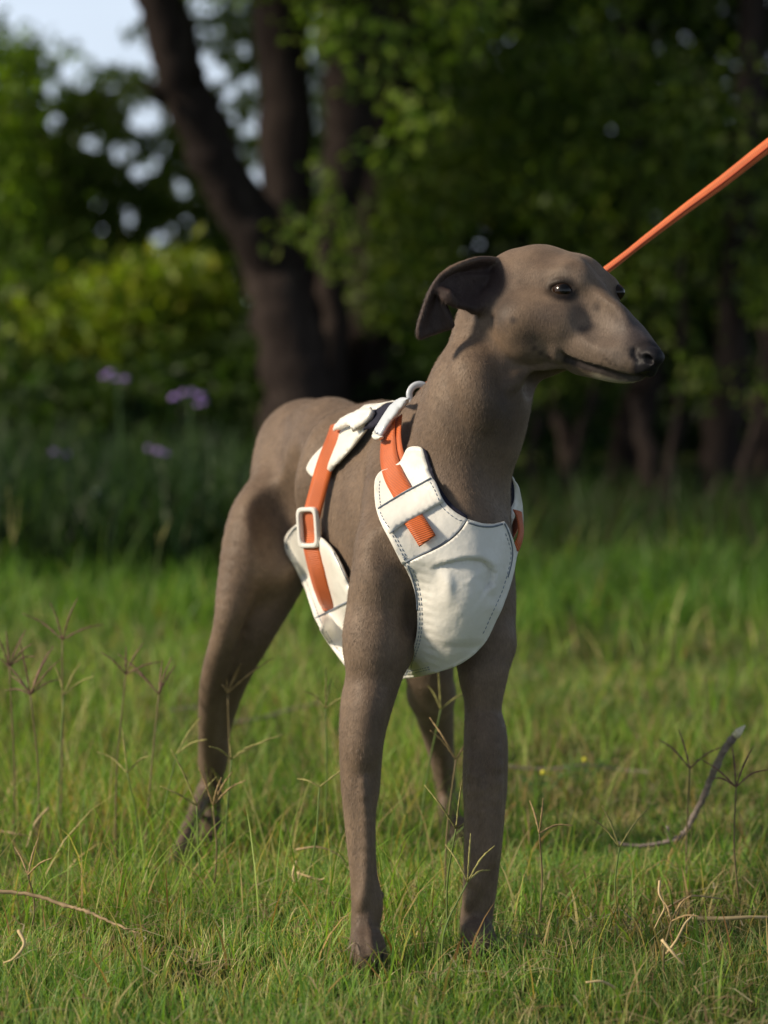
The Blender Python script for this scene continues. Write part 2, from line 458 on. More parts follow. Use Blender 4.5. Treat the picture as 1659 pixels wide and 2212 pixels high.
# tendons and veins on the legs, elbows, wrists
ridge([(1040, 1680), (1048, 1780), (1046, 1860), (1030, 1920), (1012, 1958)], .0035, .0026, .004)
ridge([(1022, 1640), (1020, 1780), (1022, 1900)], .005, .0020, .006)
ridge([(1070, 1620), (1072, 1760), (1062, 1860)], .005, .0022, .006)
ridge([(785, 1690), (792, 1800), (790, 1900), (778, 1960)], .0035, .0025, .005)
ridge([(800, 1500), (795, 1560), (788, 1640)], .010, .0016, .010)
ridge([(792, 1985), (800, 2040), (806, 2080)], .003, .0016, .004)
ridge([(776, 1985), (776, 2040), (782, 2080)], .003, .0016, .004)
ridge([(958, 1620), (962, 1700), (958, 1760)], .004, .0012, .005)
groove([(630, 1010), (622, 1100), (600, 1180)], .018, .0040, .02)
ridge([(700, 930), (680, 1000), (660, 1080)], .02, .002, .02)
groove([(830, 1180), (860, 1260), (868, 1340)], .012, .0015, .015)
ridge([(800, 1250), (790, 1340), (790, 1420)], .016, .0025, .018)
# stopper pad of the right wrist
blob(dogF, 818, 1935, 2.275, 13, .008); blob(dogF, 1055, 1985, 2.32, 13, .008)

# ---- right ear (thin folded flap), built from many small balls on a ruled sheet
def sheet(O, I, bow, r0, r1, n=70, m=26, k=.0022):
    O = catmull(O, 12); I = catmull(I, 12)
    def res(c, n):
        s_ = np.concatenate([[0], np.cumsum(np.linalg.norm(np.diff(c[:, :2], axis=0), axis=1))]); t = np.linspace(0, s_[-1], n)
        return np.stack([np.interp(t, s_, c[:, i]) for i in range(c.shape[1])], 1)
    O = res(O, n); I = res(I, n)
    for i in range(n):
        for j in range(m):
            v = j / (m - 1); q = O[i] * (1 - v) + I[i] * v
            p = P(q[0], q[1], q[2] + bow * 4 * v * (1 - v))
            r = r1 + (r0 - r1) * abs(2 * v - 1) ** 4
            dogF.cone(p, p + 1e-5, r, r, k)
sheet([(1100, 566, 2.345), (1045, 558, 2.315), (1000, 569, 2.298), (962, 589, 2.292), (936, 620, 2.290), (918, 664, 2.290), (904, 710, 2.290), (906, 730, 2.290)],
      [(1100, 590, 2.345), (1042, 590, 2.326), (1006, 592, 2.318), (978, 604, 2.312), (956, 624, 2.304), (954, 648, 2.298), (966, 674, 2.296), (977, 704, 2.296)],
      .006, .0021, .0016)
# folded front lobe of the ear and its opening
sheet([(1085, 600, 2.335), (1010, 596, 2.312), (970, 606, 2.300), (950, 622, 2.292), (950, 634, 2.291)],
      [(1085, 650, 2.335), (1040, 664, 2.312), (1000, 662, 2.294), (972, 652, 2.289), (958, 643, 2.289)],
      .0035, .0018, .0016, 70, 30, .0025)
chain(dogF, [(1056, 650, 2.312, 24), (1026, 668, 2.302, 10)], .008)
chain(dogF, [(958, 628, 2.290, 7), (972, 636, 2.288, 9), (982, 652, 2.289, 7)], .003)
# left ear lies folded back on the far side
chain(dogF, [(1120, 560, 2.42, 20), (1075, 600, 2.43, 16), (1050, 660, 2.425, 10)], .01)

dv, df = dogF.mesh()
# relax the voxel stepping a little
def relax(V, F, it=2, lam=.5):
    n = len(V); e = np.vstack([F[:, [i, (i + 1) % 4]] for i in range(4)])
    for _ in range(it):
        acc = np.zeros_like(V); cnt = np.zeros(n)
        for c in range(3):
            acc[:, c] = np.bincount(e[:, 0], V[e[:, 1], c], n) + np.bincount(e[:, 1], V[e[:, 0], c], n)
        cnt = np.bincount(e[:, 0], minlength=n) + np.bincount(e[:, 1], minlength=n)
        V = V * (1 - lam) + lam * acc / cnt[:, None]
    return V
dv = relax(dv, df, 2)
# ------------------------------------------------------------------ coat colours of the dog (pigment, some light and shade painted in)
def vnormals(V, F):
    a = V[F[:, 2]] - V[F[:, 0]]; b = V[F[:, 3]] - V[F[:, 1]]
    fn = np.cross(a, b); N = np.zeros_like(V)
    for i in range(4):
        for c in range(3): N[:, c] += np.bincount(F[:, i], fn[:, c], len(V))
    return N / (np.linalg.norm(N, axis=1)[:, None] + 1e-12)
dn = vnormals(dv, df)
def dist_path(V, pts):
    pts = np.asarray(pts); D = np.full(len(V), 9.0)
    lo = pts.min(0) - .05; hi = pts.max(0) + .05
    m = np.nonzero(np.all((V > lo) & (V < hi), axis=1))[0]
    q = V[m]; dm = np.full(len(m), 9.0)
    if len(pts) == 1: dm = np.linalg.norm(q - pts[0], axis=1)
    for a, b in zip(pts[:-1], pts[1:]):
        ab = b - a; t = np.clip(((q - a) @ ab) / (ab @ ab + 1e-12), 0, 1)
        dm = np.minimum(dm, np.linalg.norm(q - a - t[:, None] * ab, axis=1))
    D[m] = dm; return D
def fall(D, r0, r1): return np.clip((r1 - D) / (r1 - r0), 0, 1)[:, None]
def mixc(c, w, col): return c * (1 - w) + np.array(col) * w
pig = np.tile(np.array([.175, .127, .091]), (len(dv), 1))
headpt = P(1180, 660, 2.32)
pig = mixc(pig, fall(dist_path(dv, [headpt]), .05, .16) * .5, (.170, .124, .093))
pig = mixc(pig, fall(dist_path(dv, [P(1240, 740, 2.3), P(1400, 770, 2.26)]), .012, .05) * .5, (.135, .118, .108))  # muzzle greyed in colour to stand in for sky sheen
pig = mixc(pig, fall(dist_path(dv, [P(1345, 690, 2.285), P(1405, 745, 2.25)]), .004, .022) * .8, (.085, .075, .085))
pig = mixc(pig, fall(dist_path(dv, [P(1365, 825, 2.27), P(1300, 818, 2.28)]), .005, .012) * .9, (.42, .39, .31))  # pale chin, lightened further to stand in for its lit rim
pig = mixc(pig, fall(dist_path(dv, [surf(x, y) for x, y in MOUTH[1:]]), .0028, .0058) * .9, (.035, .03, .032))
pig = mixc(pig, fall(dist_path(dv, [P(1405, 770, 2.25), P(1415, 778, 2.245), P(1405, 795, 2.25)]), .0130, .0195), (.011, .011, .015))
pig = mixc(pig, fall(dist_path(dv, [EYE]), .0110, .0165) * .97, (.016, .012, .011))
pig = mixc(pig, fall(dist_path(dv, [P(1332, 634, 2.315)]), .005, .009) * .9, (.045, .035, .03))
# ear leather: bare, dark and a little pink inside, darkened further for its shade
earm = fall(dist_path(dv, [P(1040, 610, 2.315), P(990, 635, 2.30), P(940, 650, 2.292), P(930, 700, 2.292)]), .018, .03)
pig = mixc(pig, earm * .92, (.046, .031, .030))
# hair whorls, old marks and warts on the cheek, darker spots on the throat
for x, y, r, w, cl_ in [(1150, 640, .016, .45, (.26, .19, .13)), (1300, 700, .016, .4, (.24, .19, .15)), (1205, 588, .009, .4, (.25, .19, .14)), (1128, 700, .012, .4, (.27, .19, .12)), (1062, 740, .016, .35, (.27, .18, .11)), (1040, 800, .02, .3, (.25, .17, .11)),
                        (1240, 735, .010, .4, (.24, .18, .14)), (1165, 745, .008, .5, (.30, .22, .15)), (1255, 600, .010, .35, (.20, .17, .15)), (1330, 775, .008, .3, (.24, .21, .19))]:
    pig = mixc(pig, fall(dist_path(dv, [surf(x, y)]), r * .2, r * 1.4) * w, cl_)
for x, y, r, w in [(1108, 692, .0030, .85), (1155, 752, .0025, .8), (1290, 663, .0036, .75), (1262, 715, .005, .7), (1278, 706, .004, .5), (1178, 678, .010, .5), (1085, 655, .013, .75), (1078, 690, .010, .6), (1140, 735, .009, .45), (1228, 578, .006, .5), (1168, 763, .0025, .75), (1187, 772, .0022, .7),
                   (1300, 786, .0016, .6), (1318, 784, .0016, .6), (1310, 776, .0014, .6), (1330, 790, .0016, .6), (1345, 794, .0014, .6), (1325, 780, .0014, .5), (1350, 784, .0014, .5), (1110, 610, .010, .3), (1345, 715, .010, .4), (1375, 740, .009, .5), (1060, 870, .02, .3), (990, 900, .016, .3), (1090, 920, .02, .45), (1100, 850, .018, .45), (1150, 815, .010, .5)]:
    pig = mixc(pig, fall(dist_path(dv, [surf(x, y)]), r * .4, r * 1.6) * w, (.055, .043, .038))
# legs get cooler and darker towards the feet
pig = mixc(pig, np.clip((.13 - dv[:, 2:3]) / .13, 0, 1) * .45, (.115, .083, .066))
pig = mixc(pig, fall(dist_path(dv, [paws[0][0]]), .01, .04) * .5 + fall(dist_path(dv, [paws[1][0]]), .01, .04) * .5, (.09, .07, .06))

pig = pig * np.array([.90, .90, .91])
coat, nt, nd, ln, b = new_mat("short_coat")
at = nd.new('ShaderNodeAttribute'); at.attribute_name = 'pig'
co = objco(nd)
n1 = noise(nd, ln, 16, 5, .6, co); n2 = noise(nd, ln, 90, 4, .6, co)
mp = nd.new('ShaderNodeMapping'); mp.inputs['Scale'].default_value = (900, 900, 260); ln.new(co, mp.inputs[0])
n3 = noise(nd, ln, 1, 3, .6, mp.outputs[0])
r1 = ramp(nd, [(.32, (.78, .76, .76)), (.68, (1.18, 1.17, 1.14))]); ln.new(n1.outputs[0], r1.inputs[0])
r2 = ramp(nd, [(.3, (.86, .86, .87)), (.7, (1.14, 1.13, 1.12))]); ln.new(n2.outputs[0], r2.inputs[0])
r3 = ramp(nd, [(.3, (.82, .82, .82)), (.7, (1.16, 1.15, 1.14))]); ln.new(n3.outputs[0], r3.inputs[0])
prev = at.outputs['Color']
for r_ in (r1, r2, r3):
    mx = nd.new('ShaderNodeMix'); mx.data_type = 'RGBA'; mx.blend_type = 'MULTIPLY'; mx.inputs[0].default_value = 1
    ln.new(prev, mx.inputs[6]); ln.new(r_.outputs[0], mx.inputs[7]); prev = mx.outputs[2]
ln.new(prev, b.inputs['Base Color'])
b.inputs['Roughness'].default_value = .54; b.inputs['Specular IOR Level'].default_value = .22
rl = nd.new('ShaderNodeRGBToBW'); ln.new(at.outputs['Color'], rl.inputs[0]); mr = nd.new('ShaderNodeMapRange'); mr.inputs[1].default_value = .03; mr.inputs[2].default_value = .14; mr.inputs[4].default_value = .24; ln.new(rl.outputs[0], mr.inputs[0]); ln.new(mr.outputs[0], b.inputs['Sheen Weight']); b.inputs['Sheen Roughness'].default_value = .4
b.inputs['Sheen Tint'].default_value = (.70, .58, .48, 1)
bp = nd.new('ShaderNodeBump'); bp.inputs['Strength'].default_value = .35; bp.inputs['Distance'].default_value = .0012
ln.new(n3.outputs[0], bp.inputs['Height'])
bp2 = nd.new('ShaderNodeBump'); bp2.inputs['Strength'].default_value = .2; bp2.inputs['Distance'].default_value = .003
n4 = noise(nd, ln, 55, 3, .5, co); ln.new(n4.outputs[0], bp2.inputs['Height']); ln.new(bp.outputs[0], bp2.inputs['Normal'])
ln.new(bp2.outputs[0], b.inputs['Normal'])

dog_root = empty('dog', (float(P(905, 2000, 2.45)[0]), 2.45, 0.0))
tag(dog_root, 'slender grey brown sighthound in a white harness standing on the grass', 'dog')
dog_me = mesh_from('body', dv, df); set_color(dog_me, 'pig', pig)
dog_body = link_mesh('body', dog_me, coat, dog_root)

# eyes
eye_m, nt, nd, ln, b = new_mat("eye"); b.inputs['Roughness'].default_value = .16
b.inputs['Specular IOR Level'].default_value = .35
def eyeball(c, r, look, name):
    bm = bmesh.new(); bmesh.ops.create_uvsphere(bm, u_segments=32, v_segments=20, radius=r)
    me = bpy.data.meshes.new(name); bm.to_mesh(me); bm.free()
    z = Vector(look).normalized(); q = z.to_track_quat('Z', 'Y').to_matrix()
    col = []
    for v in me.vertices:
        ang = math.acos(max(-1, min(1, v.co.z / r)))
        col.append((.004, .004, .004) if ang < .45 else ((.018, .009, .005) if ang < .95 else (.03, .024, .02)))
        if ang < .8: v.co.z += r * .10 * (1 - (ang / .8) ** 2)
        v.co = q @ v.co + Vector(c)
    set_color(me, 'col', np.array(col))
    return link_mesh(name, me, eye_m, dog_root)
at = nd.new('ShaderNodeAttribute'); at.attribute_name = 'col'; ln.new(at.outputs['Color'], b.inputs['Base Color'])
eyeball(eye_c, .0114, EYEN * 1.0 + np.array([.25, -.15, .02]), 'eye')
eyeball(feye_c, .0078, np.array([.7, -.7, 0.05]), 'eye')

# nails
nail_m = simple('black_nail', (.018, .015, .014), .3, .2)
for c, f, l in paws:
    for o, fw in [(-.016, .012), (-.0055, .020), (.0055, .020), (.016, .012)]:
        p0 = c + l * o * .60 + f * (fw * .95 + .0072) - UP * .002
        V, F = tube([p0, p0 + f * .004 - UP * .003, p0 + f * .007 - UP * .008], [.0028, .0022, .0006], 7)
        link_mesh('nail', mesh_from('nail', V, F), nail_m, dog_root)
# short hairs of the coat
def vn3(q):
    r = np.random.default_rng(5); T = r.random((32, 32, 32)); i = np.floor(q).astype(int); f = q - i; f = f * f * (3 - 2 * f); o = 0
    for a in (0, 1):
        for b_ in (0, 1):
            for c_ in (0, 1):
                w = (f[:, 0] if a else 1 - f[:, 0]) * (f[:, 1] if b_ else 1 - f[:, 1]) * (f[:, 2] if c_ else 1 - f[:, 2])
                o = o + w * T[(i[:, 0] + a) % 32, (i[:, 1] + b_) % 32, (i[:, 2] + c_) % 32]
    return o
def fur(n):
    a = dv[df[:, 0]]; u = dv[df[:, 1]] - a; v = dv[df[:, 3]] - a
    area = np.linalg.norm(np.cross(u, v), axis=1)
    fc = dn[df[:, 0]]
    view = CAM - a; 
    w = area.copy()
    skip = np.minimum(dist_path(a, [P(1408, 776, 2.25)]), dist_path(a, [EYE]) - .0035) < .0145
    w[skip] = 0
    f = rng.choice(len(df), n, p=w / w.sum())
    s, t = rng.random(n)[:, None], rng.random(n)[:, None]
    p = a[f] + u[f] * s + v[f] * t; N = fc[f]
    flow = np.tile(np.array([-.25, .35, -.9]), (n, 1))
    hd = p[:, 2] > P(1000, 830, 2.33)[2]
    hm = hd & (p[:, 0] > P(1060, 700, 2.3)[0])
    flow[hm] = np.array([-.85, .2, -.25])
    flow += rng.normal(0, .28, (n, 3))
    flow -= N * np.sum(flow * N, axis=1)[:, None]; flow /= np.linalg.norm(flow, axis=1)[:, None] + 1e-9
    L = rng.uniform(.003, .0062, n)[:, None] * np.where(hm, .5, 1)[:, None]
    lift = rng.uniform(.15, .55, n)[:, None]
    d = flow + N * lift; d /= np.linalg.norm(d, axis=1)[:, None]
    side = np.cross(d, N); side /= np.linalg.norm(side, axis=1)[:, None] + 1e-9
    side = side * np.cos(rng.random(n) * 3)[:, None] + N * .3
    base = p - N * .0004
    V = np.stack([base - side * .00018, base + side * .00018, base + d * L - N * .2 * L * lift], 1).reshape(-1, 3)
    F = np.arange(n * 3).reshape(-1, 3)
    me = mesh_from('fur', V, F)
    cc = pig[df[f, 0]] * (rng.uniform(.65, 1.45, n) * (.75 + .5 * vn3(p * 38) ) )[:, None]
    set_color(me, 'pig', np.repeat(cc, 3, axis=0))
    hm_, nt, nd, ln, b = new_mat('hair')
    at = nd.new('ShaderNodeAttribute'); at.attribute_name = 'pig'
    ln.new(at.outputs['Color'], b.inputs['Base Color']); b.inputs['Roughness'].default_value = .55
    b.inputs['Specular IOR Level'].default_value = .3
    o = link_mesh('fur', me, hm_, dog_root, smooth=False); o['kind'] = 'stuff'
fur(330000)
# ------------------------------------------------------------------ harness, laid over a padded hull of the trunk
hullF = Field((-0.24, 2.16, 0.10), (0.27, 2.95, 0.60), .0032)
torso(hullF, .003, 1.25)
chain(hullF, [(1020, 880, 2.35, 88), (1000, 940, 2.35, 104), (990, 1010, 2.36, 106), (985, 1100, 2.37, 108)], .03)
chain(hullF, [(985, 830, 2.36, 70), (950, 900, 2.39, 74), (905, 950, 2.43, 62), (868, 960, 2.47, 55)], .03)
hullF.ell(P(965, 1330, 2.345), (.055, .046, .055), tilt(0, 0), .03)
hv, hf = hullF.mesh(); hv = relax(hv, hf, 6)
def both(q):                                   # the larger of hull and dog: nothing of the dog pokes through
    return np.minimum(hullF.sample(q), dogF.sample(q))
class _B: sample = staticmethod(both)
BOTH = _B()
trunkF = Field((-0.24, 2.16, 0.10), (0.27, 2.95, 0.60), .0032)
torso(trunkF, .004, 1.2, arms=False)
trunkF.ell(P(965, 1330, 2.345), (.055, .046, .055), tilt(0, 0), .03)
Z_LEG = P(900, 1235, 2.3)[2]
X_FL, Z_FL = P(712, 1200, 2.6)[0], P(700, 1290, 2.55)[2]
def belly_hull(q):
    pen = np.maximum(np.maximum(q[:, 0] - X_FL, 0), np.maximum(Z_FL - q[:, 2], 0)) * 9
    return np.minimum(trunkF.sample(q), dogF.sample(q) + pen)
def chest_hull(q):
    w = np.clip((q[:, 2] - Z_LEG) / .03 + .5, 0, 1)
    return both(q) * w + trunkF.sample(q) * (1 - w)

white, nt, nd, ln, b = new_mat("white_synthetic_leather")
co = objco(nd)
n = noise(nd, ln, 30, 5, .6, co)
rp = ramp(nd, [(.3, (.68, .665, .61)), (.75, (.80, .79, .745))]); ln.new(n.outputs[0], rp.inputs[0]); ln.new(rp.outputs[0], b.inputs['Base Color'])
b.inputs['Roughness'].default_value = .36; b.inputs['Specular IOR Level'].default_value = .5
n2 = noise(nd, ln, 42, 3, .5, co); bp = nd.new('ShaderNodeBump'); bp.inputs['Strength'].default_value = .5; bp.inputs['Distance'].default_value = .004
n3 = noise(nd, ln, 900, 2, .5, co); bp3 = nd.new('ShaderNodeBump'); bp3.inputs['Strength'].default_value = .12; bp3.inputs['Distance'].default_value = .0005
ln.new(n3.outputs[0], bp3.inputs['Height']); ln.new(n2.outputs[0], bp.inputs['Height']); ln.new(bp3.outputs[0], bp.inputs['Normal']); ln.new(bp.outputs[0], b.inputs['Normal'])
plast = simple('white_plastic', (.74, .73, .69), .28, .05, spec=.5)
ringm = simple('pale_ring', (.55, .60, .66), .25, .05, spec=.6)
lining = simple('navy_lining', (.012, .013, .028), .8, .2, bump=.3, bscale=800)
thread = simple('blue_grey_thread', (.20, .25, .33), .7, .15, 300)
seamm = simple('slate_piping', (.16, .19, .23), .5, .2, 80)

def webbing(name, col, dark):
    m, nt, nd, ln, b = new_mat(name)
    uv = nd.new('ShaderNodeUVMap'); uv.uv_map = 'uv'
    w = nd.new('ShaderNodeTexWave'); w.wave_type = 'BANDS'; w.bands_direction = 'DIAGONAL'
    mp = nd.new('ShaderNodeMapping'); mp.inputs['Scale'].default_value = (330, 90, 1); ln.new(uv.outputs[0], mp.inputs[0])
    w.inputs['Scale'].default_value = 1.0; w.inputs['Distortion'].default_value = .6; w.inputs['Detail'].default_value = 1
    ln.new(mp.outputs[0], w.inputs[0])
    rp = ramp(nd, [(.2, dark), (.8, col)]); ln.new(w.outputs['Fac'], rp.inputs[0])
    nz = noise(nd, ln, 25, 4, .6, objco(nd)); r2 = ramp(nd, [(.3, (.82, .80, .8)), (.7, (1.1, 1.1, 1.1))]); ln.new(nz.outputs[0], r2.inputs[0])
    mx = nd.new('ShaderNodeMix'); mx.data_type = 'RGBA'; mx.blend_type = 'MULTIPLY'; mx.inputs[0].default_value = 1
    ln.new(rp.outputs[0], mx.inputs[6]); ln.new(r2.outputs[0], mx.inputs[7])
    ln.new(mx.outputs[2], b.inputs['Base Color'])
    b.inputs['Roughness'].default_value = .55; b.inputs['Sheen Weight'].default_value = .15
    bp = nd.new('ShaderNodeBump'); bp.inputs['Strength'].default_value = .6; bp.inputs['Distance'].default_value = .0006
    ln.new(w.outputs['Fac'], bp.inputs['Height']); ln.new(bp.outputs[0], b.inputs['Normal'])
    return m
orange = webbing('orange_webbing', (.68, .140, .012), (.36, .062, .008))

harness = empty('dog_harness', (float(P(960, 1200, 2.38)[0]), 2.38, float(P(960, 1200, 2.38)[2])))
tag(harness, 'white leather chest harness with orange webbing straps worn by the dog', 'harness')

BULGE_N = np.array([.25, -.96, .05])
def inpoly(p, poly):
    x, y = p; c = False; n = len(poly); j = n - 1
    for i in range(n):
        if (poly[i][1] > y) != (poly[j][1] > y) and x < (poly[j][0] - poly[i][0]) * (y - poly[i][1]) / (poly[j][1] - poly[i][1]) + poly[i][0]: c = not c
        j = i
    return c
def smooth_poly(pts, corners=(), n=6):
    """closed outline, rounded except at the listed corner numbers"""
    m = len(pts); out = []
    for i in range(m):
        a, b, c, d = (np.array(pts[(i + k) % m], float) for k in (-1, 0, 1, 2))
        if i in corners: a = 2 * b - c
        if (i + 1) % m in corners: d = 2 * c - b
        for t in np.linspace(0, 1, n, endpoint=False):
            out.append(0.5 * ((2 * b) + (c - a) * t + (2 * a - 5 * b + 4 * c - d) * t * t + (3 * b - a - 3 * c + d) * t ** 3))
    return np.array(out)
def drape(px, py, lift, d0=2.16, d1=2.9, dset=None, hull=None):
    r = ray(px, py)
    if dset is not None: return P(px, py, dset)
    ds = np.arange(d0, d1, .002); pts = CAM + r[None, :] * (ds / r[1])[:, None]
    v = (hull or both)(pts) - lift
    h = np.nonzero(v < 0)[0]
    if len(h) == 0:
        # just past the outline of the body: stay at the depth where the sight line comes closest
        i = int(np.argmin(v)); return pts[i]
    i = max(h[0], 1); t = v[i - 1] / (v[i - 1] - v[i] + 1e-12); return pts[i - 1] * (1 - t) + pts[i] * t
def panel(name, outline, mat, lift, thick=.0022, step=9.0, bulge=None, parent=None, holes=(), dset=None, back=None, hull=None):
    poly = outline
    lo = poly.min(0); hi = poly.max(0); m = len(poly)
    pts = [Vector(p) for p in poly]; edges = [(i, (i + 1) % m) for i in range(m)]
    for h in holes:
        k = len(pts); pts += [Vector(p) for p in h]; edges += [(k + i, k + (i + 1) % len(h)) for i in range(len(h))]
    y = lo[1] + step / 2; row = 0
    allb = np.array([tuple(p) for p in pts])
    while y < hi[1]:
        x = lo[0] + (step / 2 if row % 2 else 0)
        while x < hi[0]:
            if inpoly((x, y), poly) and not any(inpoly((x, y), h) for h in holes) and np.min(np.hypot(allb[:, 0] - x, allb[:, 1] - y)) > step * .55:
                pts.append(Vector((x, y)))
            x += step
        y += step * .87; row += 1
    v2, e2, f2, *_ = delaunay_2d_cdt(pts, edges, [], 0, 1e-4)
    F = []
    for f in f2:
        c = np.mean([tuple(v2[i]) for i in f], axis=0)
        if inpoly(c, poly) and not any(inpoly(c, h) for h in holes): F.append(tuple(f))
    Q = []
    for p in v2:
        q = drape(p.x, p.y, lift, dset=dset(p.x, p.y) if dset else None, hull=hull)
        Q.append(q)
    Q = np.array(Q)
    # soften what the limbs underneath print through
    nb = [set() for _ in Q]
    for f in F:
        for a in f:
            for b_ in f:
                if a != b_: nb[a].add(b_)
    bound = {}
    for f in F:
        for i in range(len(f)):
            e = tuple(sorted((f[i], f[(i + 1) % len(f)]))); bound[e] = bound.get(e, 0) + 1
    for _ in range(6 if bulge is None else 14):
        Q2 = Q.copy()
        for i, s_ in enumerate(nb):
            if s_:
                mdl = Q[list(s_)].mean(0)
                r = Q[i] - CAM; dd = np.linalg.norm(r); t = (np.linalg.norm(mdl - CAM) / dd - 1) * .5
                Q2[i] = CAM + r * (1 + t)
        Q = Q2
    if bulge is not None:
        Q = np.array([q + BULGE_N * bulge(p.x, p.y) for q, p in zip(Q, v2)])
    N = np.zeros_like(Q)
    F = [f if np.dot(np.cross(Q[f[1]] - Q[f[0]], Q[f[2]] - Q[f[0]]), CAM - Q[f[0]]) > 0 else tuple(reversed(f)) for f in F]
    for f in F:
        c = np.cross(Q[f[1]] - Q[f[0]], Q[f[2]] - Q[f[0]])
        for i in f: N[i] += c
    N /= np.linalg.norm(N, axis=1)[:, None] + 1e-12
    n = len(Q); V = np.vstack([Q + N * thick * .5, Q - N * thick * .5])
    FF = list(F) + [tuple(i + n for i in reversed(f)) for f in F]
    for f in F:
        for i in range(len(f)):
            a, b_ = f[i], f[(i + 1) % len(f)]
            if bound[tuple(sorted((a, b_)))] == 1: FF.append((b_, a, a + n, b_ + n))
    me = mesh_from(name, V, FF)
    if back is not None:
        me.materials.append(mat); me.materials.append(back)
        idx = np.zeros(len(FF), dtype=np.int32); idx[len(F):2 * len(F)] = 1
        me.polygons.foreach_set('material_index', idx); mat = None
    o = link_mesh(name, me, mat, parent or harness)
    bv = BVHTree.FromPolygons([tuple(p) for p in V[:n]], F)
    return o, bv
def on_sheet(bv, px, py, up=.0004):
    r = Vector(ray(px, py)).normalized(); h = bv.ray_cast(Vector(CAM), r)
    if h[0] is None:
        return None
    return np.array(h[0] - r * up)
def stitch(bv, path, parent, dash=.0028, gap=.0016, r=.00034, name='stitching'):
    q = [on_sheet(bv, x, y) for x, y in path]; q = [a for a in q if a is not None]
    mb = MB(); 
    if len(q) < 2: return
    q = np.array(q); s_ = np.concatenate([[0], np.cumsum(np.linalg.norm(np.diff(q, axis=0), axis=1))])
    t = 0
    while t + dash < s_[-1]:
        a = np.array([np.interp(t, s_, q[:, i]) for i in range(3)]); b_ = np.array([np.interp(t + dash, s_, q[:, i]) for i in range(3)])
        V, F = tube([a, (a + b_) / 2, b_], [r * .7, r * 1.1, r * .7], 4); mb.add(V, F); t += dash + gap
    o = mb.build(name, thread, parent); o['kind'] = 'stuff'; return o
def seam(bv, path, parent, r=.0008, name='seam'):
    q = [on_sheet(bv, x, y, .0001) for x, y in catmull(path, 8)]; q = [a for a in q if a is not None]
    if len(q) < 2: return
    V, F = tube(q, [r] * len(q), 6)
    return link_mesh(name, mesh_from(name, V, F), seamm, parent)
def inset(poly, d):
    n = len(poly); out = []
    area = .5 * sum(poly[i][0] * poly[(i + 1) % n][1] - poly[(i + 1) % n][0] * poly[i][1] for i in range(n))
    for i in range(n):
        t = poly[(i + 1) % n] - poly[i - 1]; t = t / (np.linalg.norm(t) + 1e-9)
        out.append(poly[i] + np.array([-t[1], t[0]]) * d * (1 if area > 0 else -1))
    return np.array(out)
Z2 = lambda pts: [(594 + .3581 * x, 810 + .3581 * y) for x, y in pts]
Z1 = lambda pts: [(648 + .1953 * x, 810 + .1953 * y) for x, y in pts]

# chest panel
cp_pts = Z2([(1160, 870), (1240, 893), (1310, 897), (1375, 882), (1402, 925), (1430, 1000), (1447, 1070), (1440, 1140), (1415, 1240), (1385, 1330), (1330, 1450), (1270, 1580),
             (1200, 1670), (1100, 1740), (980, 1785), (860, 1815), (765, 1830), (790, 1740), (838, 1600), (850, 1480), (845, 1360), (820, 1250), (772, 1142), (870, 1094), (1000, 1032), (1100, 955)])
cp = smooth_poly(cp_pts, (0, 3, 16, 22))
FOLD = catmull([(922, 1226), (950, 1214), (985, 1206), (1020, 1203), (1048, 1211), (1064, 1232), (1060, 1260), (1044, 1280)], 8)
def crease(x, y):
    """one sharp fold across the breast that curls down on the right, with soft swelling around it"""
    dd = np.hypot(FOLD[:, 0] - x, FOLD[:, 1] - y); i = int(np.argmin(dd)); i1 = min(i + 1, len(FOLD) - 1); i0 = max(i - 1, 0)
    t = FOLD[i1] - FOLD[i0]; s_ = 1 if t[0] * (y - FOLD[i][1]) - t[1] * (x - FOLD[i][0]) > 0 else -1      # inside of the curl is positive
    u = dd[i] * s_; fade = min(1, i / 10) * min(1, (len(FOLD) - 1 - i) / 6 + .25)
    h = fade * ((.0030 * math.exp(u / 22) if u < 0 else -.0036 * math.exp(-max(u - 5, 0) / 26) * min(u / 5, 1) + .0030 * (1 - min(u / 5, 1))))
    g = lambda px, py, sx, sy: math.exp(-((x - px) / sx) ** 2 - ((y - py) / sy) ** 2)
    h += .003 + .007 * g(985, 1340, 95, 110) + .0035 * g(962, 1262, 14, 34) + .003 * g(1062, 1310, 20, 20) - .0015 * g(1000, 1395, 70, 9)
    if y > 1215:                                                             # puckers drawn up by the left hand seam
        h += .0006 * math.sin((y - .35 * (x - 900)) * .36) * math.exp(-((x - 915 + (1300 - y) * .12) / 16) ** 2)
    return h
chest, bv = panel('chest_panel', cp, white, .004, .0024, 5.0, crease, back=lining, hull=chest_hull)
left_edge = [tuple(p) for p in inset(cp, 11)[0:len(cp)]]
ins = inset(cp, 8)
def sub(p, cond): return [q for q in p if cond(q)]
stitch(bv, sub(ins, lambda q: q[0] < 930 and q[1] > 1225 and q[1] < 1460), chest)
stitch(bv, sub(inset(cp, 13), lambda q: q[0] < 930 and q[1] > 1225 and q[1] < 1460), chest)
stitch(bv, sub(ins, lambda q: q[0] > 1040 and 1150 < q[1] < 1440), chest)
seam(bv, Z2([(1165, 890), (1240, 912), (1310, 915), (1372, 900)]), chest, .0009)
seam(bv, Z2([(1385, 895), (1412, 960), (1432, 1050), (1428, 1130), (1405, 1220)]), chest, .0007)
seam(bv, Z2([(800, 1148), (830, 1230), (852, 1330), (858, 1420)]), chest, .0007)
# puckers along the left seam
for (x0, y0, x1, y1) in [(880, 1150, 930, 1120), (905, 1262, 925, 1250), (903, 1290, 925, 1280), (905, 1318, 922, 1312)]:
    pass

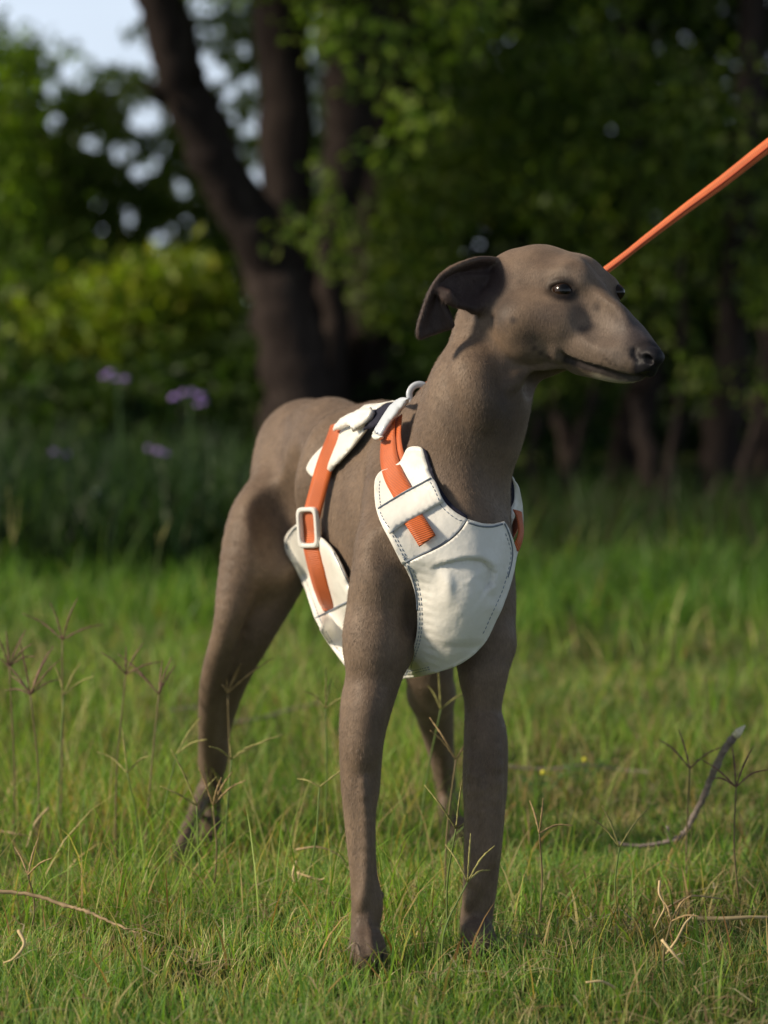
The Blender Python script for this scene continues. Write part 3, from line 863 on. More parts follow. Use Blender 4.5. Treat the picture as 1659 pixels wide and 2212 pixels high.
# shoulder panel on the near side, with its tab
sp_pts = Z2([(760, 520), (800, 445), (850, 430), (893, 448), (918, 520), (943, 608), (972, 655), (1020, 760), (1085, 825), (1165, 872), (1100, 962), (1000, 1040), (870, 1100), (768, 1146),
             (700, 1010), (640, 895), (612, 810), (600, 700), (608, 625), (645, 580), (700, 560)])
sp = smooth_poly(sp_pts, (9, 13))
shoulder, bvs = panel('shoulder_panel', sp, white, .0030, .0022, 8, back=lining)
stitch(bvs, sub(inset(sp, 10), lambda q: q[0] < 880 and q[1] > 1030 and q[1] < 1215), shoulder)
stitch(bvs, sub(inset(sp, 15), lambda q: q[0] < 880 and q[1] > 1110 and q[1] < 1215), shoulder)
stitch(bvs, sub(inset(sp, 11), lambda q: q[0] > 925 and 1030 < q[1] < 1125), shoulder)
seam(bvs, Z2([(790, 1130), (870, 1090), (1000, 1028), (1095, 952), (1150, 884)]), shoulder, .0011)
band = smooth_poly(Z2([(612, 806), (700, 752), (800, 692), (870, 655), (944, 614), (975, 660), (1015, 764), (950, 798), (880, 840), (780, 895), (692, 962), (650, 900)]), (0, 4, 6, 10))
bandp, bvb = panel('strap_sleeve', band, white, .0072, .0016, 8)
seam(bvb, Z2([(620, 806), (700, 756), (800, 697), (870, 660), (940, 622)]), bandp, .0008)
seam(bvb, Z2([(700, 950), (780, 900), (880, 845), (960, 800)]), bandp, .0005)
stitch(bvb, [tuple(p) for p in catmull(Z2([(632, 826), (665, 890), (705, 940)]), 6)], bandp)
stitch(bvb, [tuple(p) for p in catmull(Z2([(935, 645), (965, 700), (990, 760)]), 6)], bandp)

# far side of the neckline: the same panel, seen edge on, with its dark lining towards us
fp = smooth_poly(Z2([(1375, 884), (1410, 820), (1440, 740), (1432, 612), (1470, 680), (1488, 790), (1496, 900), (1494, 960), (1470, 1050), (1445, 1150), (1430, 1180), (1440, 1080), (1415, 960)]), (0, 3, 10))
hole = np.array(Z2([(1446, 836), (1475, 900), (1484, 960), (1466, 1020), (1446, 1050), (1425, 1000), (1408, 940), (1430, 880)]))
far, bvf = panel('far_shoulder_panel', fp, white, .003, .0024, 6, holes=[hole], dset=lambda x, y: 2.335 + (x - 1086) * .0010, back=lining)
lp = smooth_poly(Z2([(1340, 882), (1376, 884), (1412, 818), (1442, 740), (1436, 620), (1420, 640), (1395, 740), (1370, 820)]), (0, 1, 4))
panel('lining', lp, lining, .002, .0016, 7, dset=lambda x, y: 2.352 + (x - 1090) * .0006)
ll = smooth_poly(Z2([(880, 440), (920, 470), (975, 640), (1060, 770), (1160, 850), (1160, 872), (1080, 832), (1010, 765), (960, 660), (915, 530), (893, 450)]), (0, 4, 5))
panel('lining', ll, lining, .0018, .0012, 7)

# belly panel on the flank
bp_pts = Z2([(255, 960), (210, 905), (165, 885), (108, 918), (64, 985), (66, 1060), (112, 1145), (172, 1270), (205, 1365), (242, 1470), (310, 1600), (385, 1705), (442, 1775), (560, 1850), (600, 1700), (560, 1500), (500, 1330), (455, 1270), (405, 1150), (355, 1060), (305, 1000)])
bp_o = smooth_poly(bp_pts, (12, 13))
belly, bvl = panel('belly_panel', bp_o, white, .0035, .0022, 9, back=lining, hull=belly_hull)
stitch(bvl, sub(inset(bp_o, 9), lambda q: q[0] < 750 and q[1] > 1150 and q[1] < 1440 and q[0] < 640 + (q[1] - 1150) * .45), belly)
seam(bvl, Z2([(75, 1050), (70, 1000), (110, 935), (160, 898)]), belly, .0008)
seam(bvl, Z2([(246, 1468), (330, 1425), (400, 1388), (460, 1362)]), belly, .0011)
seam(bvl, Z2([(350, 1060), (400, 1165), (455, 1285)]), belly, .0006)
# keel strap between the forelegs joins chest and belly panels
kp = smooth_poly([(900, 1425), (945, 1430), (920, 1450), (880, 1458), (800, 1452), (745, 1438), (742, 1400), (800, 1400)], ())
panel('keel_panel', kp, white, .003, .0022, 10, hull=trunkF.sample)

def ribbon(name, path, width, mat, lift=.005, thick=.0016, parent=None, depths=None, twist=None, nsub=8, normals=None, hull=None):
    """flat webbing along a path over the body"""
    p = catmull(path, nsub)
    if depths is not None:
        dd = catmull(np.stack([np.asarray(depths, float)] * 2, 1), nsub)[:, 0]
        q = np.array([P(a[0], a[1], d) for a, d in zip(p, dd)])
    else:
        q = np.array([drape(a[0], a[1], 0, hull=hull) for a in p])
    for _ in range(4):
        q[1:-1] = q[1:-1] * .5 + (q[:-2] + q[2:]) * .25
    T = np.gradient(q, axis=0); T /= np.linalg.norm(T, axis=1)[:, None]
    if normals is None:
        N = np.array([fgrad(a, BOTH, .010) for a in q])
    else:
        nn = np.asarray(normals, float); tt = np.linspace(0, len(nn) - 1, len(q))
        N = np.stack([np.interp(tt, np.arange(len(nn)), nn[:, i]) for i in range(3)], 1)
    N -= T * np.sum(N * T, axis=1)[:, None]; N /= np.linalg.norm(N, axis=1)[:, None]
    for _ in range(5):
        N[1:-1] = N[1:-1] * .5 + (N[:-2] + N[2:]) * .25; N /= np.linalg.norm(N, axis=1)[:, None]
    S = np.cross(T, N)
    lf = lift if np.ndim(lift) == 0 else np.interp(np.linspace(0, 1, len(q)), np.linspace(0, 1, len(lift)), lift)[:, None]
    q = q + N * lf
    s_ = np.concatenate([[0], np.cumsum(np.linalg.norm(np.diff(q, axis=0), axis=1))])
    V = []; UV = []; m = 5
    wd = width if np.ndim(width) else [width] * 2
    wd = np.interp(np.linspace(0, 1, len(q)), np.linspace(0, 1, len(wd)), wd)
    for i in range(len(q)):
        for side in (1, -1):
            for j in range(m):
                u = j / (m - 1) * 2 - 1
                V.append(q[i] + S[i] * u * wd[i] / 2 + N[i] * side * thick / 2 * (1 - .5 * u ** 8)); UV.append((s_[i], (u + 1) * wd[i] / 2))
    F = []; k = 2 * m
    for i in range(len(q) - 1):
        a, b_ = i * k, (i + 1) * k
        for j in range(m - 1):
            F.append((a + j, a + j + 1, b_ + j + 1, b_ + j)); F.append((a + m + j + 1, a + m + j, b_ + m + j, b_ + m + j + 1))
        F.append((a + m, a, b_, b_ + m)); F.append((a + m - 1, a + 2 * m - 1, b_ + 2 * m - 1, b_ + m - 1))
    F.append(tuple(list(range(m)) [::-1] + list(range(m, 2 * m)))); e = (len(q) - 1) * k
    F.append(tuple(list(range(e, e + m)) + list(range(e + 2 * m - 1, e + m - 1, -1))))
    me = mesh_from(name, np.array(V), F)
    uvl = me.uv_layers.new(name='uv'); li = np.empty(len(me.loops), dtype=np.int32); me.loops.foreach_get('vertex_index', li)
    uvl.data.foreach_set('uv', np.array(UV, dtype=np.float32)[li].ravel())
    return link_mesh(name, me, mat, parent or harness)

# girth strap: back ring, flank, buckle, belly panel
girth = ribbon('girth_strap', Z2([(405, 315), (380, 400), (335, 520), (300, 640), (272, 760), (255, 860), (250, 940), (268, 1030), (290, 1130), (318, 1240), (350, 1330), (378, 1392)]), [.0185, .0200, .0205, .0205, .0200, .0195], orange,
               lift=[.006, .006, .0065, .0095, .0115, .0115, .0105], normals=[(-.55, -.8, .3), (-.6, -.78, .15), (-.62, -.78, .05), (-.62, -.78, 0), (-.5, -.85, -.1), (-.4, -.9, -.15)], hull=belly_hull)
# shoulder strap, doubled
ribbon('shoulder_strap', Z2([(745, 250), (720, 330), (704, 430), (712, 540), (745, 650), (795, 750), (832, 865), (878, 935), (930, 1010)]), [.0150, .0175, .0185, .0180, .0170, .0170], orange,
       lift=[.006, .0055, .005, .0055, .0065, .0062, .0062, .009, .011])
ribbon('shoulder_strap', Z2([(755, 260), (745, 340), (742, 430), (762, 540), (800, 650), (830, 690)]), .0150, orange, lift=[.002, .0022, .003, .0032, .0040])
ribbon('far_strap', Z2([(1462, 820), (1478, 880), (1484, 950), (1470, 1010), (1448, 1050)]), .010, orange, lift=0.0, depths=[2.352, 2.344, 2.338, 2.332, 2.330], normals=[(.5, -.8, 0), (.75, -.6, 0), (.8, -.5, 0), (.8, -.5, 0), (.7, -.7, 0)])
ribbon('far_strap', Z2([(1400, 1030), (1440, 950), (1462, 860)]), .010, orange, lift=0, depths=[2.335, 2.36, 2.38], normals=[(-.5, -.8, 0)] * 3)

# slide buckle
def frame_on(path_c, w, h, rw, ang, name, mat, lift=.0125, thick=.0056, parent=None, rr=.35, bars=1):
    c = drape(*path_c, 0, hull=trunkF.sample); N = np.array([-.62, -.78, 0.0]); N /= np.linalg.norm(N)
    T = np.array([math.sin(ang), 0, -math.cos(ang)]); T -= N * (T @ N); T /= np.linalg.norm(T); S = np.cross(T, N)
    c = c + N * lift
    V = []; n = 40
    def sq(t, a, b_):
        e = rr
        x = math.copysign(abs(math.cos(t)) ** e, math.cos(t)) * a; y = math.copysign(abs(math.sin(t)) ** e, math.sin(t)) * b_
        return x, y
    prof = [(-1, -1), (-1.0, .4), (-.6, 1), (.6, 1), (1.0, .4), (1, -1)]
    for i in range(n):
        t = 2 * math.pi * i / n
        for (u, v) in prof:
            x, y = sq(t, w / 2 - rw / 2 + u * rw / 2, h / 2 - rw / 2 + u * rw / 2)
            V.append(c + S * x + T * y + N * v * thick / 2)
    F = []; k = len(prof)
    for i in range(n):
        j = (i + 1) % n
        for a in range(k):
            b_ = (a + 1) % k; F.append((i * k + a, i * k + b_, j * k + b_, j * k + a))
    mb = MB(); mb.add(np.array(V), F)
    if bars:
        V, F = tube([c - S * (w / 2 - rw) - N * .001, c - N * .0014, c + S * (w / 2 - rw) - N * .001], [.0014] * 3, 8); mb.add(V, F)
    o = mb.build(name, mat, parent or harness)
    md = o.modifiers.new('bevel', 'BEVEL'); md.width = .0005; md.segments = 2
    return o
frame_on(Z2([(253, 915)])[0], 0.0258, .0385, .0046, .10, 'buckle', plast, parent=girth, bars=0)

# top of the back: leather yoke, loops, D-ring
yoke = smooth_poly(Z1([(735, 335), (860, 318), (1010, 288), (1085, 288), (1150, 250), (1190, 268), (1175, 320), (1060, 300), (960, 310), (870, 390), (815, 412), (760, 560), (600, 780), (440, 960), (395, 1000), (330, 1080), (175, 1132), (100, 1090), (78, 1020), (150, 900), (300, 750), (420, 620), (470, 500), (640, 400)]), ())
panel('back_yoke', yoke, white, .003, .0024, 7, back=lining)
inner = smooth_poly(Z1([(790, 405), (860, 375), (960, 312), (1040, 300), (1010, 350), (900, 500), (820, 580), (700, 612), (720, 560)]), (3, 7))
panel('lining', inner, lining, .0045, .0012, 6)
g2 = smooth_poly(Z1([(375, 612), (400, 560), (480, 480), (620, 410), (720, 372), (790, 378), (806, 420), (740, 520), (650, 580), (590, 612), (545, 560), (430, 600)]), (0, 5))
panel('strap_loop', g2, plast, .009, .005, 6)
bl = P(*Z1([(660, 480)])[0], 2.40)
g3 = smooth_poly(Z1([(1192, 262), (1180, 300), (1130, 370), (1040, 480), (960, 590), (900, 690), (870, 716), (815, 705), (805, 665), (830, 620), (900, 500), (1010, 345), (1080, 280), (1140, 250)]), ())
panel('strap_loop', g3, ringm, .009, .0042, 6)
g4 = smooth_poly(Z1([(905, 690), (870, 716), (815, 706), (806, 668), (825, 630), (850, 660), (880, 672)]), ())
panel('strap_loop', g4, plast, .0115, .0046, 5)
# ring stands up from the yoke
rc = P(*Z1([(1330, 225)])[0], 2.405)
def torus(c, R_, r, axis, name, mat, parent, n=36, m=10, flat=1.0):
    z = np.array(axis, float); z /= np.linalg.norm(z); x = np.cross(z, [0, 0, 1.0]); x /= np.linalg.norm(x); y = np.cross(z, x)
    V = []; F = []
    for i in range(n):
        a = 2 * math.pi * i / n; o = x * math.cos(a) + y * math.sin(a)
        for j in range(m):
            b_ = 2 * math.pi * j / m; V.append(c + o * (R_ + r * math.cos(b_)) + z * r * flat * math.sin(b_))
    for i in range(n):
        for j in range(m):
            F.append((i * m + j, i * m + (j + 1) % m, ((i + 1) % n) * m + (j + 1) % m, ((i + 1) % n) * m + j))
    return link_mesh(name, mesh_from(name, np.array(V), F), mat, parent)
torus(rc, .0100, .0030, (.25, -1, .2), 'leash_ring', ringm, harness, flat=.6)
# ------------------------------------------------------------------ ground and grass
gm, nt, nd, ln, b = new_mat("turf_soil")
co = objco(nd)
n1 = noise(nd, ln, 1.3, 5, .6, co); n2 = noise(nd, ln, 40, 5, .7, co)
r1 = ramp(nd, [(.35, (.035, .055, .016)), (.55, (.060, .085, .025)), (.75, (.11, .095, .050))]); ln.new(n1.outputs[0], r1.inputs[0])
r2 = ramp(nd, [(.3, (.5, .5, .5)), (.7, (1.4, 1.35, 1.2))]); ln.new(n2.outputs[0], r2.inputs[0])
mx = nd.new('ShaderNodeMix'); mx.data_type = 'RGBA'; mx.blend_type = 'MULTIPLY'; mx.inputs[0].default_value = 1
ln.new(r1.outputs[0], mx.inputs[6]); ln.new(r2.outputs[0], mx.inputs[7]); ln.new(mx.outputs[2], b.inputs['Base Color'])
b.inputs['Roughness'].default_value = .95; b.inputs['Specular IOR Level'].default_value = .1
bp = nd.new('ShaderNodeBump'); bp.inputs['Strength'].default_value = .8; bp.inputs['Distance'].default_value = .02
ln.new(n2.outputs[0], bp.inputs['Height']); ln.new(bp.outputs[0], b.inputs['Normal'])
g = 150.0
gr = link_mesh('ground', mesh_from('ground', [(-g, -g, 0), (g, -g, 0), (g, g, 0), (-g, g, 0)], [(0, 1, 2, 3)]), gm, smooth=False); gr['kind'] = 'structure'

def vnoise(x, y, s, seed=0):
    """smooth value noise 0..1"""
    r = np.random.default_rng(seed); T = r.random((64, 64))
    u, v = x / s + 100, y / s + 100; i, j = np.floor(u).astype(int), np.floor(v).astype(int); a, b_ = u - i, v - j
    a = a * a * (3 - 2 * a); b_ = b_ * b_ * (3 - 2 * b_); g_ = lambda p, q: T[p % 64, q % 64]
    return (g_(i, j) * (1 - a) + g_(i + 1, j) * a) * (1 - b_) + (g_(i, j + 1) * (1 - a) + g_(i + 1, j + 1) * a) * b_
def blades(name, X, Y, h, w, lean, cols, label, mat, seg=3, z0=-.003, tipcol=None):
    n = len(X); az = rng.random(n) * 2 * np.pi; face = rng.random(n) * np.pi
    ld = np.stack([np.cos(az), np.sin(az)], 1); sd = np.stack([np.cos(face), np.sin(face)], 1)
    V = np.zeros((n, 2 * seg + 1, 3), dtype=np.float32); Cc = np.zeros((n, 2 * seg + 1, 3), dtype=np.float32)
    for k in range(seg + 1):
        t = k / seg; off = lean * h * (t ** 1.8); zz = h * t * np.sqrt(np.maximum(1 - (lean * t * .8) ** 2, .15))
        wk = w * (1 - t ** 2.2) * .5 if k else w * .4
        c = np.stack([X + ld[:, 0] * off, Y + ld[:, 1] * off, z0 + zz], 1)
        cc = cols if tipcol is None else cols * (1 - t ** 2) + tipcol * t ** 2
        if k < seg:
            V[:, 2 * k, :2] = c[:, :2] - sd * wk[:, None]; V[:, 2 * k, 2] = c[:, 2]
            V[:, 2 * k + 1, :2] = c[:, :2] + sd * wk[:, None]; V[:, 2 * k + 1, 2] = c[:, 2]
            Cc[:, 2 * k] = cc; Cc[:, 2 * k + 1] = cc
        else:
            V[:, 2 * k] = c; Cc[:, 2 * k] = cc
    m = 2 * seg + 1; base = (np.arange(n) * m)[:, None]; F = []
    for k in range(seg - 1):
        F.append(base + np.array([2 * k, 2 * k + 1, 2 * k + 3])); F.append(base + np.array([2 * k, 2 * k + 3, 2 * k + 2]))
    F.append(base + np.array([2 * seg - 2, 2 * seg - 1, 2 * seg]))
    me = mesh_from(name, V.reshape(-1, 3), np.vstack(F)); set_color(me, 'col', Cc.reshape(-1, 3))
    o = link_mesh(name, me, mat); tag(o, label, 'grass', kind='stuff'); return o
grass_m = leafy('grass_blade', .5, .42, tmul=(1.3, 1.45, .5))
def scatter(y0, y1, dens, margin=.32):
    n = int(dens * sum(2 * (.145 * y + margin) * .01 for y in np.arange(y0, y1, .01)))
    Y = rng.uniform(y0, y1, n); X = rng.uniform(-1, 1, n) * (.145 * y1 + margin)
    k = np.abs(X) < .145 * Y + margin; return X[k], Y[k]
def pickcols(n, pal, wts, jit=.18):
    pal = np.array(pal); i = rng.choice(len(pal), n, p=np.array(wts) / sum(wts))
    return pal[i] * rng.uniform(1 - jit, 1 + jit, (n, 1)) * rng.uniform(.95, 1.05, (n, 3))
GREENS = [(.160, .265, .075), (.120, .225, .062), (.22, .30, .10), (.075, .160, .048), (.46, .39, .21), (.31, .25, .13), (.30, .33, .11)]
dry = [(P(1230, 1700, 3.1)[0], 3.12, .22), (-.20, 2.28, .05), (ground(430, 2130)[0], ground(430, 2130)[1], .05), (ground(1480, 2000)[0], ground(1480, 2000)[1], .09), (ground(160, 1800)[0], ground(160, 1800)[1], .07)]
def dryness(X, Y):
    d = np.zeros_like(X)
    for x, y, r in dry: d = np.maximum(d, np.exp(-((X - x) ** 2 / (r * r) + (Y - y) ** 2 / (r * r * 1.5))))
    return np.clip(d + .45 * (vnoise(X, Y, .18, 3) - .55), 0, 1)
for (y0, y1, dens, hm, wm, nm) in [(1.72, 2.62, 54000, .027, .0012, 'near'), (2.62, 3.45, 36000, .022, .0014, 'mid'), (3.45, 4.7, 19000, .026, .0021, 'far'), (4.7, 5.7, 12000, .034, .0030, 'edge')]:
    X, Y = scatter(y0, y1, dens); n = len(X)
    D = np.clip(dryness(X, Y) + .25 * (vnoise(X, Y, .09, 12) > .72), 0, 1); keep = rng.random(n) > D * .45; X, Y, D = X[keep], Y[keep], D[keep]; n = len(X)
    tuft = vnoise(X, Y, .06, 1) * .6 + vnoise(X, Y, .25, 2) * .4
    h = hm * (0.55 + .95 * tuft) * rng.uniform(.6, 1.35, n) * (1 - .4 * D)
    cols = pickcols(n, GREENS, [.25, .21, .18, .11, .11, .06, .08])
    k = rng.random(n) < D * .75; cols[k] = pickcols(k.sum(), [(.46, .38, .21), (.32, .24, .13), (.38, .36, .16)], [1, 1, 1])
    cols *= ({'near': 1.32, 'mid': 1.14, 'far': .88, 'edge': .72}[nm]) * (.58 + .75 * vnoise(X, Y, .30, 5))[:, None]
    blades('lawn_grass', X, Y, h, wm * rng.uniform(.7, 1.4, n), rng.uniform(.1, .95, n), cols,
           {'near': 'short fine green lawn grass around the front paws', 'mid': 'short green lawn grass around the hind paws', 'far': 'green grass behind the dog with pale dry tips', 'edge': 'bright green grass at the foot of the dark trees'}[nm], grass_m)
# longer blades between
def longer(y0, y1, n, h0, h1, w0, w1, cols, wts, label, xr=None, clump=.5, seg=4, mg=.3):
    X, Y = scatter(y0, y1, 4000, mg); c = vnoise(X, Y, .12, 9) ** 3 + .15
    if xr: c = c * ((X / Y > xr[0]) & (X / Y < xr[1]))
    i = rng.choice(len(X), n, p=c / c.sum()); X, Y = X[i] + rng.normal(0, .008, n), Y[i] + rng.normal(0, .008, n)
    cc = pickcols(n, cols, wts)
    blades('long_grass', X, Y, rng.uniform(h0, h1, n), rng.uniform(w0, w1, n), rng.uniform(.15, .9, n), cc, label, grass_m, seg)
LG = [(.20, .33, .05), (.27, .38, .08), (.13, .24, .04), (.50, .42, .20), (.38, .28, .13)]
longer(1.85, 2.5, 1100, .03, .065, .0016, .0030, LG, [.4, .25, .2, .08, .07], 'longer grass blades in front of and beside the front paws')
longer(2.5, 3.4, 1500, .035, .085, .0018, .0032, LG, [.35, .25, .2, .12, .08], 'longer grass blades around the hind legs')
longer(3.4, 4.8, 1500, .045, .11, .003, .005, LG, [.4, .3, .2, .07, .03], 'longer grass blades in the middle distance')
longer(2.1, 3.0, 420, .035, .08, .0016, .0030, [(.50, .36, .17), (.42, .28, .12), (.30, .17, .08)], [1, 1, .6], 'dry straw coloured blades lying in the lawn')
longer(4.4, 5.25, 3600, .05, .12, .003, .006, [(.11, .22, .04), (.15, .26, .05), (.08, .17, .03)], [1, .6, .8], 'tall lush green grass below the trees', mg=.5)
longer(2.35, 3.6, 2600, .05, .135, .0010, .0020, LG, [.3, .3, .15, .15, .1], 'fine thin grass stems standing above the lawn left of and behind the dog', xr=(-.3, .02))
longer(2.5, 3.8, 900, .04, .10, .0010, .0020, LG, [.3, .3, .15, .15, .1], 'fine thin grass stems standing above the lawn on the right', xr=(.02, .3))
longer(4.9, 5.5, 1500, .05, .115, .004, .007, [(.07, .14, .035), (.09, .17, .04), (.05, .10, .025)], [1, .6, .8], 'taller bright grass tufts along the wood on the right', xr=(.03, .3), mg=.5)
longer(5.0, 5.5, 380, .09, .19, .004, .007, [(.10, .19, .04), (.14, .22, .05), (.20, .22, .08)], [1, .6, .4], 'scattered taller grass shoots along the edge of the shade', mg=.5)
# tall grass at the wood's edge, its shade put into dark blade colours
longer(5.15, 6.5, 6500, .12, .33, .005, .011, [(.045, .085, .030), (.060, .105, .035), (.022, .050, .024), (.015, .03, .014)], [.8, .5, 1, .8], 'tall grass at the left of the wood with shade painted into its dark colours', xr=(-.3, -.02), mg=.8)
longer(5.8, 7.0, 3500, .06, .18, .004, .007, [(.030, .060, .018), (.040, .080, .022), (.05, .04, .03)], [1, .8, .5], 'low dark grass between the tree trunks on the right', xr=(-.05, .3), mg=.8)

# thatch: dead blades lying flat between the living ones
def thatch(n, y0, y1, label):
    X, Y = scatter(y0, y1, 6000, .25); w = np.clip(vnoise(X, Y, .15, 21) - .35, 0, 1) + .5 * dryness(X, Y) + .15
    i = rng.choice(len(X), n, p=w / w.sum()); X, Y = X[i], Y[i]; az = rng.random(n) * 2 * np.pi; L = rng.uniform(.015, .06, n); W = rng.uniform(.0008, .0018, n)
    d = np.stack([np.cos(az), np.sin(az)], 1); s_ = np.stack([-d[:, 1], d[:, 0]], 1); z = rng.uniform(.008, .026, n); V = np.zeros((n, 6, 3))
    for k, t in enumerate((0, .5, 1)):
        cx = np.stack([X, Y], 1) + d * (L * t)[:, None] + s_ * (rng.normal(0, .004, n) * (k == 1))[:, None]
        for m_, sg in enumerate((-1, 1)):
            V[:, 2 * k + m_, :2] = cx + s_ * (W * sg * .5 * (1 if k < 2 else .3))[:, None]; V[:, 2 * k + m_, 2] = z + .004 * (k == 1)
    b_ = (np.arange(n) * 6)[:, None]; F = np.vstack([b_ + np.array([0, 1, 3, 2]), b_ + np.array([2, 3, 5, 4])])
    me = mesh_from('thatch', V.reshape(-1, 3), F); set_color(me, 'col', np.repeat(pickcols(n, [(.46, .38, .22), (.36, .28, .16), (.25, .17, .10), (.50, .45, .30)], [1, 1, .6, .5]), 6, axis=0))
    o = link_mesh('thatch', me, grass_m); tag(o, label, 'thatch', kind='stuff')
thatch(2600, 1.9, 2.9, 'dead pale blades matted between the grass round the paws')
thatch(3200, 2.9, 4.6, 'dead pale blades matted in the lawn behind the dog')
# ------------------------------------------------------------------ the wood behind
leaf_m = leafy('tree_leaf', .5, .40)
bark, nt, nd, ln, b = new_mat("rough_bark")
co = objco(nd); mp = nd.new('ShaderNodeMapping'); mp.inputs['Scale'].default_value = (1, 1, .22); ln.new(co, mp.inputs[0])
n1 = noise(nd, ln, 28, 6, .7, mp.outputs[0]); n2 = noise(nd, ln, 3, 3, .5, co)
r1 = ramp(nd, [(.3, (.016, .013, .013)), (.55, (.034, .027, .025)), (.75, (.068, .056, .050))]); ln.new(n1.outputs[0], r1.inputs[0])
r2 = ramp(nd, [(.3, (.7, .7, .7)), (.7, (1.2, 1.15, 1.1))]); ln.new(n2.outputs[0], r2.inputs[0])
mx = nd.new('ShaderNodeMix'); mx.data_type = 'RGBA'; mx.blend_type = 'MULTIPLY'; mx.inputs[0].default_value = 1
ln.new(r1.outputs[0], mx.inputs[6]); ln.new(r2.outputs[0], mx.inputs[7]); ln.new(mx.outputs[2], b.inputs['Base Color'])
b.inputs['Roughness'].default_value = .9; b.inputs['Specular IOR Level'].default_value = .05
bp = nd.new('ShaderNodeBump'); bp.inputs['Strength'].default_value = 1; bp.inputs['Distance'].default_value = .012
ln.new(n1.outputs[0], bp.inputs['Height']); ln.new(bp.outputs[0], b.inputs['Normal'])

GAPS = [(312, 245, 30), (200, 299, 15), (245, 323, 17), (281, 318, 12), (292, 372, 16), (331, 357, 12), (354, 325, 13), (394, 404, 19), (206, 422, 17), (276, 463, 18), (344, 510, 17), (224, 497, 11),
        (112, 263, 13), (156, 151, 20), (115, 193, 13), (281, 110, 22), (315, 125, 16), (229, 104, 26), (180, 172, 12), (436, 128, 11), (466, 156, 21), (539, 174, 15), (557, 276, 15), (495, 193, 12),
        (495, 226, 9), (555, 393, 26), (513, 362, 12), (539, 362, 9), (706, 531, 8), (1044, 499, 18), (1014, 540, 13), (1137, 512, 20), (948, 438, 9), (1084, 473, 12), (215, 300, 10), (445, 70, 8), (525, 100, 8), (330, 165, 9)]
def project(V):
    q = V - CAM; z = q[:, 1] * _cp - q[:, 2] * _sp; y = q[:, 1] * _sp + q[:, 2] * _cp
    return CX + FPX * q[:, 0] / z, CY - FPX * y / z
def leaves(name, clusters, n, size, pal, wts, parent=None, gaps=True, mat=None, aspect=.5, clumpy=.10, droop=.3, shoot=.0):
    """thousands of leaf shaped faces in clumps through the volume of the crown"""
    cl = np.array([list(c[:3]) + [c[3], c[4] if len(c) > 4 else c[3], c[5] if len(c) > 5 else c[3]] for c in clusters], float)
    wgt = cl[:, 3] * cl[:, 4] * cl[:, 5]; wgt = wgt ** .8; wgt /= wgt.sum()
    nc = max(n // 14, 1); k = rng.choice(len(cl), nc, p=wgt)
    u = rng.normal(0, 1, (nc, 3)); u /= np.linalg.norm(u, axis=1)[:, None]; u *= (rng.random(nc) ** (1 / 2.2))[:, None]
    cen = cl[k, :3] + u * cl[k, 3:6]
    idx = rng.choice(nc, n); off = rng.normal(0, 1, (n, 3)) * np.array([1, 1, .8]) * clumpy * .45
    p = cen[idx] + off
    if gaps:
        a, b_ = project(p); kill = np.zeros(n, bool)
        for gx, gy, gr_ in GAPS: kill |= (a - gx) ** 2 + (b_ - gy) ** 2 < (gr_ * 1.2 + 6) ** 2
        kill |= (b_ < 128 - np.abs(a - 190) * .85) & (a > 55) & (a < 420)
        kill |= (b_ < 60) & (a < 120) & (a > -60) & (b_ < 20 + (a) * .4)
        p = p[~kill]; idx = idx[~kill]; n = len(p)
    p[:, 2] = np.maximum(p[:, 2], .02)
    d = rng.normal(0, 1, (n, 3)); d[:, 2] -= droop * 2; d /= np.linalg.norm(d, axis=1)[:, None]
    s_ = np.cross(d, rng.normal(0, 1, (n, 3))); s_ /= np.linalg.norm(s_, axis=1)[:, None]; N = np.cross(d, s_)
    L = size * rng.uniform(.6, 1.4, n)[:, None]; W = L * aspect
    V = np.stack([p, p + d * L * .5 + s_ * W * .5 + N * L * .08, p + d * L, p + d * L * .5 - s_ * W * .5 + N * L * .08], 1).reshape(-1, 3)
    F = np.arange(n * 4).reshape(-1, 4)
    me = mesh_from(name, V, F)
    tone = rng.uniform(.7, 1.3, nc)[idx][:, None]
    set_color(me, 'col', np.repeat(pickcols(n, pal, wts, .25) * tone, 4, axis=0))
    o = link_mesh(name, me, mat or leaf_m, parent, smooth=False); o['kind'] = 'stuff'; return o
def E(px, py, d, rx, ry, rd=None):
    c = P(px, py, d); return (c[0], c[1], c[2], rx * d / FPX, rd if rd else rx * d / FPX, ry * d / FPX)
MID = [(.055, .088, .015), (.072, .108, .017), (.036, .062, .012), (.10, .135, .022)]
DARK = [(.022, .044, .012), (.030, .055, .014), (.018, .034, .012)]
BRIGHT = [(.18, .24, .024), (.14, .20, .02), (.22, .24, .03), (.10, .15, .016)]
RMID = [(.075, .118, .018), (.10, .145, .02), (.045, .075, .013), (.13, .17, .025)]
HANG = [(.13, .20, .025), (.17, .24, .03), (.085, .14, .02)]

def tree(label, group, stems, crown, n, size, pal, wts, base, name='tree', **kw):
    r = empty(name, base); tag(r, label, 'tree', group)
    for i, st in enumerate(stems):
        w = np.array([list(P(x, y, d)) + [rr * d / FPX] for x, y, d, rr in st]); w = catmull(w, 6)
        jit = rng.normal(0, .004, (len(w), 3)); 
        V, F = tube(w[:, :3] + jit, w[:, 3] * rng.uniform(.92, 1.08, len(w)), 14, jitter=.10)
        link_mesh('trunk' if i == 0 else 'branch', mesh_from('trunk', V, F), bark, r)
    if crown: leaves('crown', crown, n, size, pal, wts, r, **kw)
    return r
def gb(px, d): q = P(px, 1200, d); return (float(q[0]), d, 0.0)

